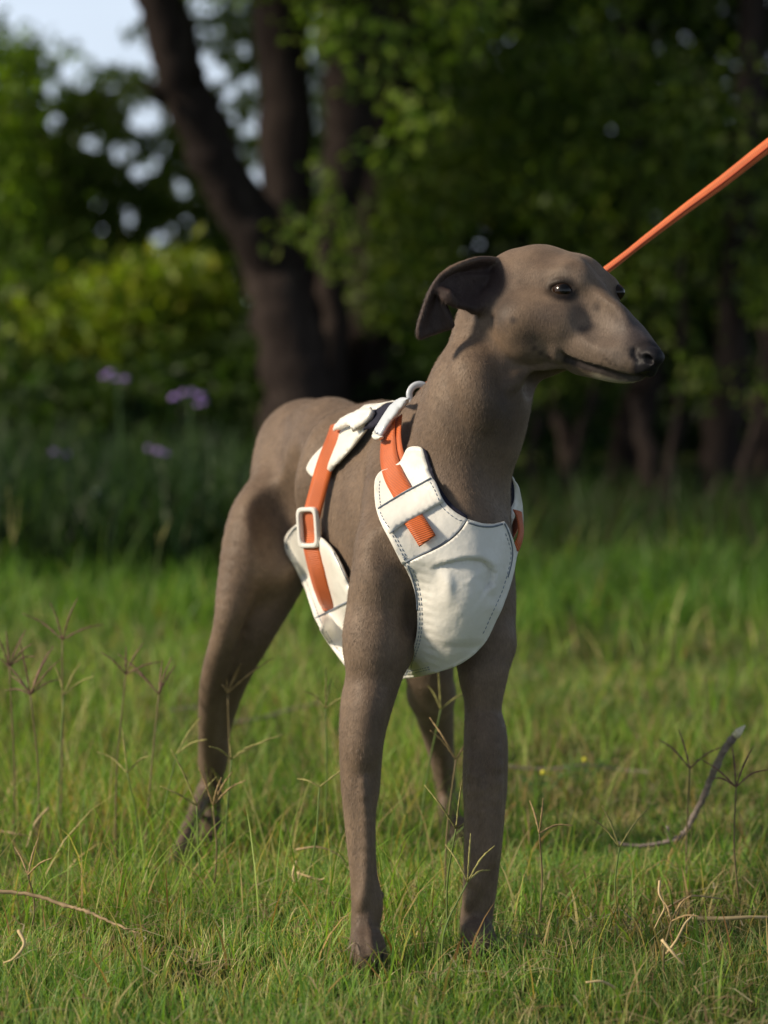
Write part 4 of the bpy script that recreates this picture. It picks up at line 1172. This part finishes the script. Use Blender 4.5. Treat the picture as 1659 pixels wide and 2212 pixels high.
# leaning tree
tree('leaning dark trunk that slants up to the left behind the dog', 'trees in the wood',
     [[(655, 1290, 6.7, 105), (650, 1180, 6.7, 92), (648, 1000, 6.7, 82), (640, 830, 6.7, 78), (618, 690, 6.7, 70), (580, 560, 6.7, 62), (520, 440, 6.65, 58), (455, 320, 6.6, 54), (405, 200, 6.55, 54), (370, 80, 6.5, 52), (335, -60, 6.45, 50), (270, -300, 6.4, 42)],
      [(352, 215, 6.5, 14), (335, 195, 6.45, 10), (320, 175, 6.4, 4)]],
     [E(700, 60, 6.3, 90, 70), E(880, 130, 6.2, 70, 60), E(960, 40, 6.3, 120, 60), E(880, 250, 6.3, 50, 40), E(560, -150, 6.4, 400, 120, .5)], 3200, .033, HANG, [1, 1, 1], gb(650, 6.7), gaps=True, clumpy=.09)
tree('upright dark stem rising just right of the leaning trunk', 'trees in the wood',
     [[(690, 1290, 6.95, 80), (690, 1000, 6.95, 70), (672, 760, 6.95, 62), (640, 560, 6.95, 58), (618, 380, 6.95, 56), (612, 200, 6.95, 58), (605, -80, 6.95, 56), (570, -400, 6.9, 34)],
      [(700, 900, 6.9, 40), (720, 700, 6.9, 34), (712, 560, 6.9, 30), (745, 380, 6.9, 48), (762, 180, 6.9, 62), (760, 0, 6.9, 74), (745, -250, 6.9, 50)]],
     [E(720, 480, 6.5, 70, 70), E(700, 420, 6.5, 40, 110), E(740, 560, 6.6, 60, 50), E(600, 470, 6.55, 20, 50), E(830, 330, 6.6, 60, 50), E(800, 180, 6.6, 60, 50), E(600, -200, 6.9, 500, 150, .5)], 4200, .030, HANG, [1, 1, 1], gb(690, 6.95), clumpy=.07)
tree('thick dark fork of trunks above and behind the dogs back', 'trees in the wood',
     [[(830, 1290, 7.6, 75), (815, 1000, 7.6, 62), (800, 700, 7.6, 55), (815, 400, 7.6, 60), (840, 150, 7.6, 75), (850, -80, 7.6, 85), (860, -350, 7.6, 80)],
      [(730, 1000, 7.5, 34), (735, 850, 7.5, 32), (728, 700, 7.5, 26)]],
     [E(850, -250, 7.5, 500, 200, .6)], 900, .04, DARK, [1, 1, 1], gb(820, 7.6))
tree('dark trunk near the right edge crossed by the orange leash', 'trees in the wood',
     [[(1485, 1290, 6.8, 80), (1500, 1190, 6.8, 60), (1540, 1050, 6.8, 46), (1570, 900, 6.8, 42), (1580, 700, 6.8, 36), (1600, 480, 6.8, 34), (1615, 250, 6.8, 32), (1630, 0, 6.8, 30), (1640, -300, 6.8, 26)],
      [(1440, 1290, 6.7, 34), (1430, 1150, 6.7, 30), (1400, 980, 6.75, 24), (1380, 860, 6.8, 20)],
      [(1560, 960, 6.85, 20), (1620, 880, 6.9, 18), (1680, 820, 6.9, 16)]],
     [E(1500, 300, 6.9, 150, 200, .5), E(1300, 180, 7.0, 180, 150, .5), E(1250, 420, 7.1, 160, 120, .5), E(1420, 620, 7.0, 120, 120, .4), E(1640, 500, 6.9, 80, 220, .4), E(1400, -150, 7, 500, 150, .6)], 7500, .031, RMID, [1, 1, 1.2, .6], gb(1500, 6.8), clumpy=.11)
tree('dark bent trunk low behind the dogs muzzle', 'trees in the wood',
     [[(1330, 1290, 7.2, 80), (1335, 1180, 7.2, 60), (1345, 1060, 7.2, 44), (1365, 940, 7.2, 40), (1400, 800, 7.3, 36), (1380, 600, 7.4, 30), (1360, 300, 7.5, 26), (1350, -100, 7.5, 24)],
      [(1290, 1290, 7.1, 26), (1250, 1100, 7.2, 20), (1210, 900, 7.3, 16), (1180, 700, 7.3, 12)]],
     [E(1100, 250, 7.4, 180, 160, .5), E(1000, 400, 7.4, 130, 120, .4), E(1250, 700, 7.6, 160, 160, .4), E(900, 500, 7.3, 120, 110, .4), E(860, 620, 7.2, 110, 70, .3)], 7500, .031, RMID, [.8, .8, 1.3, .3], gb(1335, 7.2), clumpy=.11)
tree('dark stem at the far right edge of the wood', 'trees in the wood',
     [[(1655, 1290, 7.0, 50), (1650, 1100, 7.0, 38), (1660, 900, 7.0, 34), (1690, 600, 7.0, 30), (1700, 200, 7, 28), (1705, -200, 7, 26)]],
     [E(1720, 300, 7.2, 150, 300, .5), E(1650, 750, 7.4, 100, 120, .4)], 1500, .032, DARK, [1, 1, 1], gb(1655, 7.0))
for lab, st in [('thin slanting sapling trunk under the dogs chin', [(1200, 1290, 6.9, 16), (1215, 1100, 6.9, 12), (1255, 930, 6.95, 9), (1290, 800, 7.0, 7), (1300, 600, 7.0, 5)]),
                ('thin sapling trunk between the two right hand trunks', [(1430, 1290, 6.6, 18), (1425, 1130, 6.6, 14), (1455, 960, 6.65, 11), (1475, 760, 6.7, 9), (1470, 500, 6.7, 6)]),
                ('thin crooked sapling crossing in front of the right hand trunk', [(1580, 1290, 6.5, 18), (1560, 1150, 6.5, 15), (1610, 1010, 6.5, 12), (1640, 860, 6.55, 9), (1660, 640, 6.6, 6)]),
                ('thin sapling trunk close to the harness on the right', [(1150, 1290, 7.0, 14), (1160, 1120, 7.0, 11), (1150, 960, 7.0, 9), (1175, 760, 7.0, 6)])]:
    e_ = st[-1]; tree(lab, 'saplings in the undergrowth', [st, [(st[2][0], st[2][1], st[2][2], 6), (st[2][0] + 50, st[2][1] - 90, st[2][2] + .05, 4), (st[2][0] + 70, st[2][1] - 190, st[2][2] + .1, 2)]], [E(e_[0], e_[1], e_[2], 70, 90, .15), E(st[2][0] + 60, st[2][1] - 150, st[2][2], 50, 50, .12)], 380, .028, RMID, [1, 1, 1, .4], gb(st[0][0], st[0][2]), name='sapling', clumpy=.07)
# feathery left tree with the sky behind
tree('fine leaved tree on the left with bright sky showing through', 'trees in the wood',
     [[(90, 1290, 8.4, 40), (70, 1000, 8.4, 34), (20, 600, 8.4, 28), (-40, 300, 8.4, 24), (-120, -100, 8.4, 20)],
      [(0, 480, 8.3, 10), (60, 430, 8.3, 9), (140, 300, 8.3, 6), (230, 200, 8.3, 4)]],
     [E(60, 330, 8.3, 150, 210, .4), E(250, 400, 8.4, 170, 140, .4), E(430, 300, 8.5, 90, 220, .4), E(520, 500, 8.5, 90, 120, .4), E(520, 120, 8.6, 90, 170, .4), E(200, 230, 8.6, 120, 70, .4), E(330, 130, 8.7, 60, 100, .3), E(120, 480, 8.3, 180, 120, .4)],
     12500, .036, MID, [1, 1, 1, .5], gb(90, 8.4), clumpy=.12)
tree('sunlit yellow green leaves at the top left', 'trees in the wood',
     [[(-60, 1290, 7.8, 34), (-50, 900, 7.8, 28), (-20, 500, 7.8, 20), (0, 250, 7.8, 14)]],
     [E(20, 230, 7.7, 90, 150, .3), E(50, 120, 7.9, 70, 60, .3), E(-80, 300, 7.8, 120, 300, .4), E(180, 110, 9.5, 60, 30, .2), E(20, 420, 7.7, 70, 100, .3)], 3600, .036, [(.14, .22, .025), (.18, .26, .03), (.09, .15, .02)], [1, .7, 1], gb(-60, 7.8), clumpy=.11)
# bushes
def bush(label, cl, n, size, pal, wts, base, stems=None, **kw):
    r = empty('bush', base); tag(r, label, 'bush', 'bushes at the edge of the wood')
    q = np.array(base); c = np.array(cl[0][:3])
    for k in range(3):
        e = c + np.array([(k - 1) * .08, 0, .0]); V, F = tube(catmull([q + np.array([(k - 1) * .02, 0, -.01]), (q + e) / 2 + np.array([.02 * k, 0, 0]), e], 4), np.linspace(.010, .004, 9), 6)
        link_mesh('stem', mesh_from('stem', V, F), bark, r)
    leaves('foliage', cl, n, size, pal, wts, r, **kw); return r
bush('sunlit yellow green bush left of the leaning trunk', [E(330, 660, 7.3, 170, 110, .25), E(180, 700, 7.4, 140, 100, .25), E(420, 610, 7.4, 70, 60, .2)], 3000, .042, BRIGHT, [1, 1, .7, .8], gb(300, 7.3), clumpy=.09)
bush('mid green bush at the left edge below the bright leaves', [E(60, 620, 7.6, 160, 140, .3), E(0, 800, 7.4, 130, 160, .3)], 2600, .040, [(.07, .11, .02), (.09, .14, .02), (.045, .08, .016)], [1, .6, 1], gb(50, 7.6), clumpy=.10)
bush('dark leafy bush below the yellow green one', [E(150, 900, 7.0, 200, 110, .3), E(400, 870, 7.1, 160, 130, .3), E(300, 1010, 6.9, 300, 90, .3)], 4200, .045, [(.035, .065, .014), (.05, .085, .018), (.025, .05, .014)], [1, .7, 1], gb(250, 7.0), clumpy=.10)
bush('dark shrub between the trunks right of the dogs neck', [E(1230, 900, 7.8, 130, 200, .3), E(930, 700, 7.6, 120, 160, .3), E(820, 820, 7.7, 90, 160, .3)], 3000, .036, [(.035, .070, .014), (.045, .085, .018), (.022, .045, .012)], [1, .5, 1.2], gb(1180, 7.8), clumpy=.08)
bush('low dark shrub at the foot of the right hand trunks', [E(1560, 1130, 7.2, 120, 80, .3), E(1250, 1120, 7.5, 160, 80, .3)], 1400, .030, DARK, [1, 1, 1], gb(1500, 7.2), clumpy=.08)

# dense growth further in, one mass (leaves behind leaves)
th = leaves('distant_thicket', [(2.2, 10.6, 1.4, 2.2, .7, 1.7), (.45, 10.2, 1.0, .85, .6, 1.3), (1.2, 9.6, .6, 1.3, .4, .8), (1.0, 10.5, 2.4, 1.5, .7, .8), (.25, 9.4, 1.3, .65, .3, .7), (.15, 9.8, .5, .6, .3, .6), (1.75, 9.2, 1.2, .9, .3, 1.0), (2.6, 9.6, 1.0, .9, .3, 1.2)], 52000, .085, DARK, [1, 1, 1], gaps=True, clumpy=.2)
tag(th, 'dark dense growth deep in the wood behind the trunks', 'thicket', kind='stuff')
th = leaves('distant_thicket', [(-1.6, 10.6, .22, 2.0, .6, .48), (-.7, 10.2, .25, .8, .5, .5), (-3.0, 11, .4, 2.0, .5, .7)], 9000, .07, [(.03, .055, .014), (.045, .075, .018)], [1, .7], gaps=False, clumpy=.15)
tag(th, 'low dark growth far off under the open sky on the left', 'thicket', kind='stuff')
th = leaves('distant_thicket', [(-2.5, 15, .5, 3.0, .8, 1.0), (3, 17, .9, 5, .8, 1.6), (-.9, 14, 1.0, 1.3, .8, .9), (-1.9, 14, .9, 1.3, .8, .9)], 20000, .11, [(.035, .060, .02), (.05, .08, .022)], [1, .7], gaps=True, clumpy=.25)
tag(th, 'hazy tree line far behind everything', 'thicket', kind='stuff')
# roof of leaves above the picture, unseen, laid out to shade the wood
ov = leaves('shade_canopy', [(.6, 7.6, 2.5, 2.8, 1.8, .75), (2.4, 7.6, 2.3, 1.8, 1.6, .8), (.2, 9.0, 3.0, 2.6, 1.2, .9), (-.9, 7.2, 2.35, .9, 1.0, .45), (-2.6, 7.5, 2.9, 1.3, 1.4, .7)], 30000, .085, MID, [1, 1, 1, .3], gaps=False, clumpy=.25)
tag(ov, 'unseen roof of leaves laid out to shade the wood', 'shade_canopy', kind='stuff')
# ------------------------------------------------------------------ leash
def strip(name, pts, nrm, width, thick, mat, parent=None):
    p = catmull(pts, 10); T = np.gradient(p, axis=0); T /= np.linalg.norm(T, axis=1)[:, None]
    nn = np.asarray(nrm, float); tt = np.linspace(0, len(nn) - 1, len(p)); N = np.stack([np.interp(tt, np.arange(len(nn)), nn[:, i]) for i in range(3)], 1)
    N -= T * np.sum(N * T, axis=1)[:, None]; N /= np.linalg.norm(N, axis=1)[:, None]; S = np.cross(T, N)
    wd = np.interp(np.linspace(0, 1, len(p)), np.linspace(0, 1, len(width)), width)
    s_ = np.concatenate([[0], np.cumsum(np.linalg.norm(np.diff(p, axis=0), axis=1))]); V = []; UV = []; F = []
    for i in range(len(p)):
        for (u, v) in [(-1, 1), (-.33, 1.15), (.33, 1.15), (1, 1), (1, -1), (-1, -1)]:
            V.append(p[i] + S[i] * u * wd[i] / 2 + N[i] * v * thick / 2); UV.append((s_[i], (u + 1) * wd[i] / 2))
    for i in range(len(p) - 1):
        for j in range(6):
            k = (j + 1) % 6; F.append((i * 6 + j, (i + 1) * 6 + j, (i + 1) * 6 + k, i * 6 + k))
    F.append((0, 1, 2, 3, 4, 5)); e = (len(p) - 1) * 6; F.append((e + 5, e + 4, e + 3, e + 2, e + 1, e))
    me = mesh_from(name, np.array(V), F); uvl = me.uv_layers.new(name='uv')
    li = np.empty(len(me.loops), dtype=np.int32); me.loops.foreach_get('vertex_index', li); uvl.data.foreach_set('uv', np.array(UV, dtype=np.float32)[li].ravel())
    return link_mesh(name, me, mat, parent)
leash_o = webbing('orange_leash', (.78, .18, .040), (.58, .12, .026))
leash = empty('leash', tuple(float(v) for v in P(1500, 420, 2.5)))
tag(leash, 'flat orange webbing leash pulled tight from behind the dogs head to the upper right', 'leash')
LP_ = [P(1780, 225, 2.52), P(1659, 315, 2.52), P(1560, 393, 2.52), P(1480, 452, 2.515), P(1400, 513, 2.51), P(1318, 577, 2.505), P(1180, 680, 2.49), P(1050, 770, 2.46), P(930, 838, 2.42), rc + np.array([.012, .004, .004])]
strip('webbing', LP_, [(.30, -.75, .6), (.28, -.75, .6), (.3, -.72, .6), (.35, -.65, .65), (.45, -.5, .7), (.3, -.6, .6), (0, -.9, .3), (0, -1, 0), (0, -1, 0)], [.0125, .0120, .0108, .0085, .0066, .0080, .012, .014, .014], .0022, leash_o, leash)
V, F = tube([p + np.array([0.0, -.0030, -.0010]) for p in catmull(LP_[:7], 8)], [.0009] * len(catmull(LP_[:7], 8)), 6)
link_mesh('edge_binding', mesh_from('edge', V, F), simple('dark_orange_edge', (.40, .07, .03), .6), leash)
V, F = tube(catmull([rc + np.array([.014, .004, .006]), rc + np.array([.008, .004, .003]), rc + np.array([.004, .002, -.006]), rc + np.array([.010, .003, -.010])], 5), [.0018] * 16, 8)
link_mesh('clip', mesh_from('clip', V, F), ringm, leash)

# ------------------------------------------------------------------ sticks and litter in the grass
stick_m, nt, nd, ln, b = new_mat('grey_stick'); co = objco(nd)
n1 = noise(nd, ln, 160, 4, .6, co); r1 = ramp(nd, [(.3, (.14, .11, .10)), (.6, (.26, .21, .19)), (.8, (.38, .31, .27))]); ln.new(n1.outputs[0], r1.inputs[0]); ln.new(r1.outputs[0], b.inputs['Base Color']); b.inputs['Roughness'].default_value = .8
cut_m = simple('cut_wood', (.80, .72, .54), .7, .15, 200)
straw_m = simple('dry_straw', (.52, .40, .22), .7, .3, 60)
straw2_m = simple('brown_straw', (.36, .26, .15), .7, .3, 60)
def thing_at(name, p, label, cat, group=None):
    r = empty(name, (float(p[0]), float(p[1]), 0.0)); tag(r, label, cat, group); return r
def knobby(pts, r0, r1, mat, name, parent, knots=(), seg=10, n=10):
    w = catmull(pts, n); t = np.linspace(0, 1, len(w)); rad = r0 + (r1 - r0) * t
    for k, a in knots: rad = rad * (1 + a * np.exp(-((t - k) / .012) ** 2))
    V, F = tube(w + rng.normal(0, .0003, w.shape), rad, seg, jitter=.12)
    return link_mesh(name, mesh_from(name, V, F), mat, parent)
sd_ = ground(1440, 1888)[1]
stick = thing_at('stick', ground(1400, 1835), 'broken grey twig bent upwards with a pale cut tip, right of the dog', 'stick')
SP = [P(1334, 1822, sd_), P(1370, 1827, sd_), P(1420, 1823, sd_), P(1460, 1812, sd_), P(1480, 1798, sd_), P(1498, 1765, sd_), P(1520, 1720, sd_ - .01), P(1545, 1660, sd_ - .02), P(1568, 1615, sd_ - .03), P(1590, 1588, sd_ - .035)]
knobby(SP, .0015, .0037, stick_m, 'bark', stick, knots=[(.33, .5), (.42, .4), (.56, .35), (.68, .3), (.79, .3), (.95, .25)])
tipd = (SP[-1] - SP[-2]); tipd /= np.linalg.norm(tipd)
V, F = tube([SP[-1] - tipd * .001, SP[-1] + tipd * .005, SP[-1] + tipd * .013 + np.array([.0012, 0, 0])], [.0042, .0036, .0006], 8)
link_mesh('cut_tip', mesh_from('cut_tip', V, F), cut_m, stick)
knobby([P(1446, 1815, sd_), P(1443, 1800, sd_ - .003), P(1441, 1786, sd_ - .004)], .0016, .0017, stick_m, 'stub', stick, seg=7, n=3)
tw = thing_at('twig', ground(600, 1545), 'long thin grey twig lying in the grass between the hind legs', 'twig')
td = ground(600, 1600)[1]; knobby([P(690, 1518, td + .05), P(640, 1530, td + .02), P(570, 1550, td), P(500, 1562, td - .03)], .0022, .0030, stick_m, 'bark', tw, seg=7)
tw = thing_at('twig', ground(350, 1545), 'thin grey twig end showing left of the right hind leg', 'twig'); td = ground(400, 1580)[1]
knobby([P(425, 1528, td), P(395, 1530, td), P(365, 1536, td)], .0026, .0016, stick_m, 'bark', tw, seg=7)
tw = thing_at('twig', ground(130, 1960), 'brown twig lying in the lawn at the lower left', 'twig'); td = ground(130, 2045)[1]
knobby([P(-30, 1925, td), P(60, 1932, td), P(140, 1955, td - .01), P(190, 1970, td - .02), P(245, 1995, td - .03), P(300, 2015, td - .04)], .0020, .0010, straw2_m, 'bark', tw, knots=[(.4, .5), (.6, .6)], seg=7)
tw = thing_at('twig', ground(1150, 1670), 'dark thin twig lying across the dry patch right of the front legs', 'twig'); td = ground(1150, 1700)[1]
knobby([P(1095, 1655, td), P(1180, 1662, td), P(1260, 1652, td), P(1340, 1662, td + .02), P(1400, 1668, td)], .0016, .0012, stick_m, 'bark', tw, seg=6)
# curled dry straws
STRAWS = [([(1425, 1903), (1424, 1930), (1436, 1958), (1424, 1985), (1412, 2010)], 'curled pale dry straw standing up right of the left front paw', .0016),
          ([(1438, 1962), (1470, 1945), (1500, 1935), (1560, 1942)], 'rusty curled straw reaching right from the upright pale one', .0013),
          ([(1498, 1983), (1560, 1984), (1620, 1981), (1680, 1982)], 'flat pale straw stalk lying at the lower right edge', .0030),
          ([(1440, 2060), (1462, 2030), (1480, 1995), (1500, 1975)], 'pale crossed straw below the curled one', .0018),
          ([(1430, 2030), (1455, 2060), (1478, 2085)], 'short bent pale straw at the lower right', .0018),
          ([(640, 1860), (632, 1890), (640, 1905), (648, 1880)], 'small looped straw between the hind and front paws', .0014),
          ([(640, 1835), (690, 1830), (735, 1850), (752, 1880)], 'arched rusty straw just left of the right front leg', .0013),
          ([(640, 1885), (690, 1900), (705, 1893)], 'pale straw lying just left of the right front leg', .0016),
          ([(105, 1745), (75, 1780), (58, 1830)], 'pale bent straw at the left edge above the lawn twig', .0018),
          ([(40, 2010), (52, 2040), (30, 2070), (8, 2080)], 'pale curved straw at the lower left corner', .0020),
          ([(0, 1795), (30, 1800), (62, 1806)], 'rusty straw poking in at the left edge', .0016),
          ([(1330, 2135), (1300, 2120), (1265, 2122)], 'blurred straw in the foreground right of the left front paw', .0018)]
for pts, lab, r_ in STRAWS:
    yb = max(p[1] for p in pts) + 62; g_ = ground(pts[0][0], yb)
    s_ = thing_at('dry_straw', g_, lab, 'straw', 'dry straws in the lawn')
    w = catmull([P(x, y, g_[1] - .01 * math.sin(i)) for i, (x, y) in enumerate(pts)], 6); T = np.gradient(w, axis=0)
    V, F = tube(w, r_ * (1 - .5 * np.linspace(0, 1, len(w))) * .8, 6)
    link_mesh('stalk', mesh_from('stalk', V, F), straw2_m if 'rusty' in lab else straw_m, s_)
# fallen leaf, bare patches
lf = thing_at('fallen_leaf', ground(270, 1900), 'small curled brown dead leaf on the lawn at the left', 'leaf')
c = P(270, 1888, ground(270, 1903)[1])
Vl = [c + np.array([x * .007, .003 * y, .005 * (y * .8 + x * x * .5)]) for x, y in [(-1, 0), (-.4, 1), (.5, 1), (1, .1), (.5, -1), (-.4, -1)]]
link_mesh('blade', mesh_from('blade', Vl, [(0, 1, 2, 3, 4, 5)]), simple('dead_leaf', (.16, .06, .025), .7), lf); md = lf.children[0].modifiers.new('s', 'SOLIDIFY'); md.thickness = .0008

# ------------------------------------------------------------------ finger grass seed stalks
seed_m = {'p': simple('purple_brown_seed', (.19, .11, .085), .7, .3, 150, bump=.6, bscale=900), 'g': simple('green_gold_seed', (.30, .28, .10), .7, .3, 150, bump=.6, bscale=900), 'r': simple('rusty_seed', (.34, .24, .12), .7, .3, 150, bump=.6, bscale=900)}
stem_p = simple('stalk_brown', (.18, .14, .07), .6); stem_g = simple('stalk_green', (.13, .19, .05), .6)
#  head x, y, foot x, foot y, kind, fingers [(dx, dy)...], label
STALKS = [
 (135, 1382, 128, 1620, 'p', [(-72, -42), (-26, -72), (26, -74), (84, -28)], 'tall seed stalk with four dark spreading fingers left of the hind leg'),
 (66, 1500, 78, 1650, 'p', [(-64, -80), (-30, -40), (-58, -10), (44, -92), (60, -60), (62, -34), (-20, -100), (30, -80)], 'thick bunch of purple brown seed fingers at the left edge'),
 (20, 1440, 30, 1640, 'p', [(-30, -60), (-10, -80), (40, -50), (52, -20), (30, -70)], 'purple brown seed head above the bunch at the left edge'),
 (272, 1457, 250, 1640, 'p', [(-52, -44), (0, -60), (36, -62), (74, -26)], 'seed stalk with thin purple fingers left of the hind leg'),
 (343, 1500, 310, 1680, 'p', [(-48, -50), (-76, -70), (36, -56), (4, -74), (22, -70)], 'leaning purple seed stalk nearest the hind leg on its left'),
 (138, 1502, 130, 1600, 'g', [(-16, -56), (38, -66), (58, -40)], 'short green gold seed head behind the purple bunch'),
 (492, 1497, 478, 1800, 'r', [(-6, -60), (28, -58), (54, -112), (84, -68), (-14, -20)], 'rusty seed stalk standing in front of the right hind leg'),
 (500, 1640, 492, 1870, 'g', [(-30, -22), (-6, -40), (58, -28), (100, -50)], 'green gold seed stalk crossing the right hind hock'),
 (425, 1740, 440, 1900, 'g', [(-72, -38), (-42, -116), (40, -60)], 'green gold seed stalk left of the hind hock'),
 (275, 1670, 290, 1840, 'g', [(-48, -38), (-6, -84), (40, -30)], 'seed stalk with a blunt brown spike in the lawn at the left'),
 (460, 1740, 452, 1900, 'r', [(20, -56), (36, -70), (-30, -64), (60, -40), (6, -30)], 'small rusty seed head in front of the hind paw'),
 (382, 1628, 330, 1800, 'g', [(48, -72), (60, -30)], 'slender forked seed head left of the right hind shank'),
 (703, 1530, 690, 1700, 'g', [(-3, -78), (16, -60), (-40, -32), (50, -22)], 'pale green seed stalk left of the right front elbow'),
 (952, 1532, 900, 1690, 'g', [(-32, -50), (-1, -80), (60, -28)], 'thin green seed stalk seen between the front legs'),
 (985, 1640, 960, 1900, 'r', [(-52, -76), (-40, -48), (44, -60)], 'rusty seed stalk leaning across the left hind leg'),
 (985, 1790, 970, 1990, 'g', [(-62, -78), (10, -96), (60, -24)], 'yellow green forked seed head low between the front legs'),
 (1010, 1905, 960, 2060, 'g', [(-40, -70), (-2, -90), (50, -70), (44, -20)], 'lower forked seed head between the front paws'),
 (690, 1700, 640, 1900, 'g', [(-50, -10), (96, -60)], 'long bent green seed stalk left of the right front leg'),
 (1165, 1800, 1160, 1960, 'r', [(-20, -60), (12, -68), (62, -14)], 'thin rusty seed stalk right of the left front leg'),
 (1338, 1830, 1345, 1960, 'g', [(-30, -76), (-66, -60), (60, -66)], 'forked green seed stalk at the left end of the bent stick'),
 (1590, 1700, 1600, 1900, 'p', [(-70, -60), (-50, -24), (30, -80), (60, -40), (-4, -84)], 'blurred purple seed head near the right edge beyond the stick'),
 (1490, 1660, 1480, 1860, 'p', [(-60, -56), (-20, -70), (60, -40)], 'dark thin seed head behind the bent stick'),
 (60, 1890, 55, 1980, 'r', [(30, -70), (-30, -50), (50, -30)], 'dark rusty seed head low at the left edge'),
 (1450, 1990, 1440, 2090, 'r', [(-26, -40), (34, -50), (50, -10)], 'pale rusty seed head low at the right in the foreground'),
 (30, 1180, 50, 1420, 'g', [(-16, -60), (14, -90), (-8, -110)], 'tall pale seed stalk against the dark grass at the far left'),
 (345, 1180, 290, 1420, 'g', [(16, -40), (-2, -34), (26, -62)], 'tall pale seed stalk against the dark grass left of the thigh'),
]
for hx, hy, fx, fy, kd, fingers, lab in STALKS:
    if hx < 1150 and hy > 1350: fy = max(fy + 60, 1840 + (hy - 1350) * .22)        # in the sharp band beside the dog
    elif hy > 1350: fy += 60
    base = ground(fx, fy); d = base[1]; head = P(hx, hy, d); s_ = thing_at('seed_stalk', base, lab, 'seed stalk', 'finger grass seed stalks')
    mid = (base + head) / 2 + np.array([rng.normal(0, .006), rng.normal(0, .006), 0])
    V, F = tube(catmull([base - np.array([0, 0, .01]), mid, head], 6), np.linspace(.0011, .0007, 13), 6)
    link_mesh('stem', mesh_from('stem', V, F), stem_g if kd == 'g' else stem_p, s_)
    for dx, dy in fingers:
        e = P(hx + dx * 1.12 + rng.normal(0, 5), hy + dy * 1.12 + rng.normal(0, 5), d + rng.uniform(-.02, .02)); m_ = (head + e) / 2 + np.array([0, rng.normal(0, .004), .003])
        w = catmull([head, m_, e], 6); t = np.linspace(0, 1, len(w)); 
        rr = (.00048 + .00042 * np.sin(np.pi * np.clip(t * 1.0 + .1, 0, 1))) * (1 + .35 * np.sin(np.arange(len(w)) * 2.6))
        V, F = tube(w, rr, 5); link_mesh('seed_spike', mesh_from('seed_spike', V, F), seed_m[kd], s_)

# ------------------------------------------------------------------ clover with yellow buds
clov_m = simple('clover_leaf', (.06, .14, .03), .6, .3, 100); bud_m = simple('yellow_bud', (.55, .52, .05), .6)
for x, y, lab in [(1255, 1705, 'low clover plant with a yellow bud right of the left front leg'), (1165, 1735, 'small clover with a yellow bud close to the left front leg')]:
    base = ground(x, y + 22); r = thing_at('clover', base, lab, 'clover', 'clover plants')
    for k in range(9):
        a = k * 2.4; q = base + np.array([math.cos(a) * .018 * (k % 3 + 1) / 2, math.sin(a) * .02, .030 + .006 * (k % 3)])
        V, F = tube([base, (base + q) / 2 + np.array([0, 0, .006]), q], [.0006] * 3, 5); mb = MB(); mb.add(V, F); mb.build('leaf_stem', clov_m, r)
        vs = [q]; fs = []
        for l_ in range(3):
            b_ = a + l_ * 2.09; o = len(vs)
            vs += [q + np.array([math.cos(b_ + dx) * .009 * s__, math.sin(b_ + dx) * .009 * s__, .002 * s__]) for dx, s__ in [(-.5, .7), (-.3, 1), (0, .92), (.3, 1), (.5, .7)]]
            fs.append((0, o, o + 1, o + 2, o + 3, o + 4))
        link_mesh('leaflet', mesh_from('leaflet', vs, fs), clov_m, r)
    q = base + np.array([.004, 0, .046]); bm = bmesh.new(); bmesh.ops.create_icosphere(bm, subdivisions=2, radius=.0030); me = bpy.data.meshes.new('bud'); bm.to_mesh(me); bm.free()
    for v in me.vertices: v.co += Vector(q)
    link_mesh('bud', me, bud_m, r)
# ------------------------------------------------------------------ flowers at the wood's edge
petal_m = simple('lilac_petal', (.46, .30, .74), .6, .3, 60); white_m = simple('white_petal', (.75, .78, .82), .6, .1); fstem = simple('flower_stem', (.05, .10, .03), .7)
FL = [(255, 815, [(-17, -8), (-2, 4), (16, 6), (-28, 0)], 'lilac flower cluster nearest the bright bush on the left', 'l', 1210),
      (410, 860, [(-34, 0), (-14, -8), (6, -10), (24, -4), (32, 12), (20, 14)], 'widest lilac flower cluster left of the trunk', 'l', 1220),
      (128, 980, [(-12, -2), (14, 4)], 'faint lilac flower low at the left', 'l', 1215),
      (340, 975, [(-18, -4), (2, 2), (18, 6)], 'faint lilac flower below the widest cluster', 'l', 1225),
      (205, 1065, [(0, 0)], 'single small white flower over the dark grass', 'w', 1230),
     ]
for x, y, hs, lab, kd, gy in FL:
    base = ground(x - 8, gy); d = base[1]; r = thing_at('flower', base, lab, 'flower', 'flowers at the edge of the wood')
    top = P(x, y + 14, d); V, F = tube(catmull([base, (base + top) / 2 + np.array([.01, 0, 0]), top], 5), np.linspace(.003, .002, 11), 6)
    link_mesh('stem', mesh_from('stem', V, F), fstem, r)
    for dx, dy in hs:
        c = P(x + dx, y + dy, d); vs = []; fs = []
        V, F = tube([top, c], [.0014, .001], 5); link_mesh('flower_stem', mesh_from('flower_stem', V, F), fstem, r)
        for k in range(22):
            n_ = rng.normal(0, 1, 3); n_[2] = abs(n_[2]) * .8; n_ /= np.linalg.norm(n_); t_ = np.cross(n_, rng.normal(0, 1, 3)); t_ /= np.linalg.norm(t_); b_ = np.cross(n_, t_)
            q = c + n_ * .007; o = len(vs); s__ = .0040; vs += [q - t_ * s__, q - b_ * s__ * .6 + n_ * .002, q + t_ * s__, q + b_ * s__ * .6 + n_ * .002]; fs.append((o, o + 1, o + 2, o + 3))
        link_mesh('flower_head', mesh_from('flower_head', vs, fs), petal_m if kd == 'l' else white_m, r)
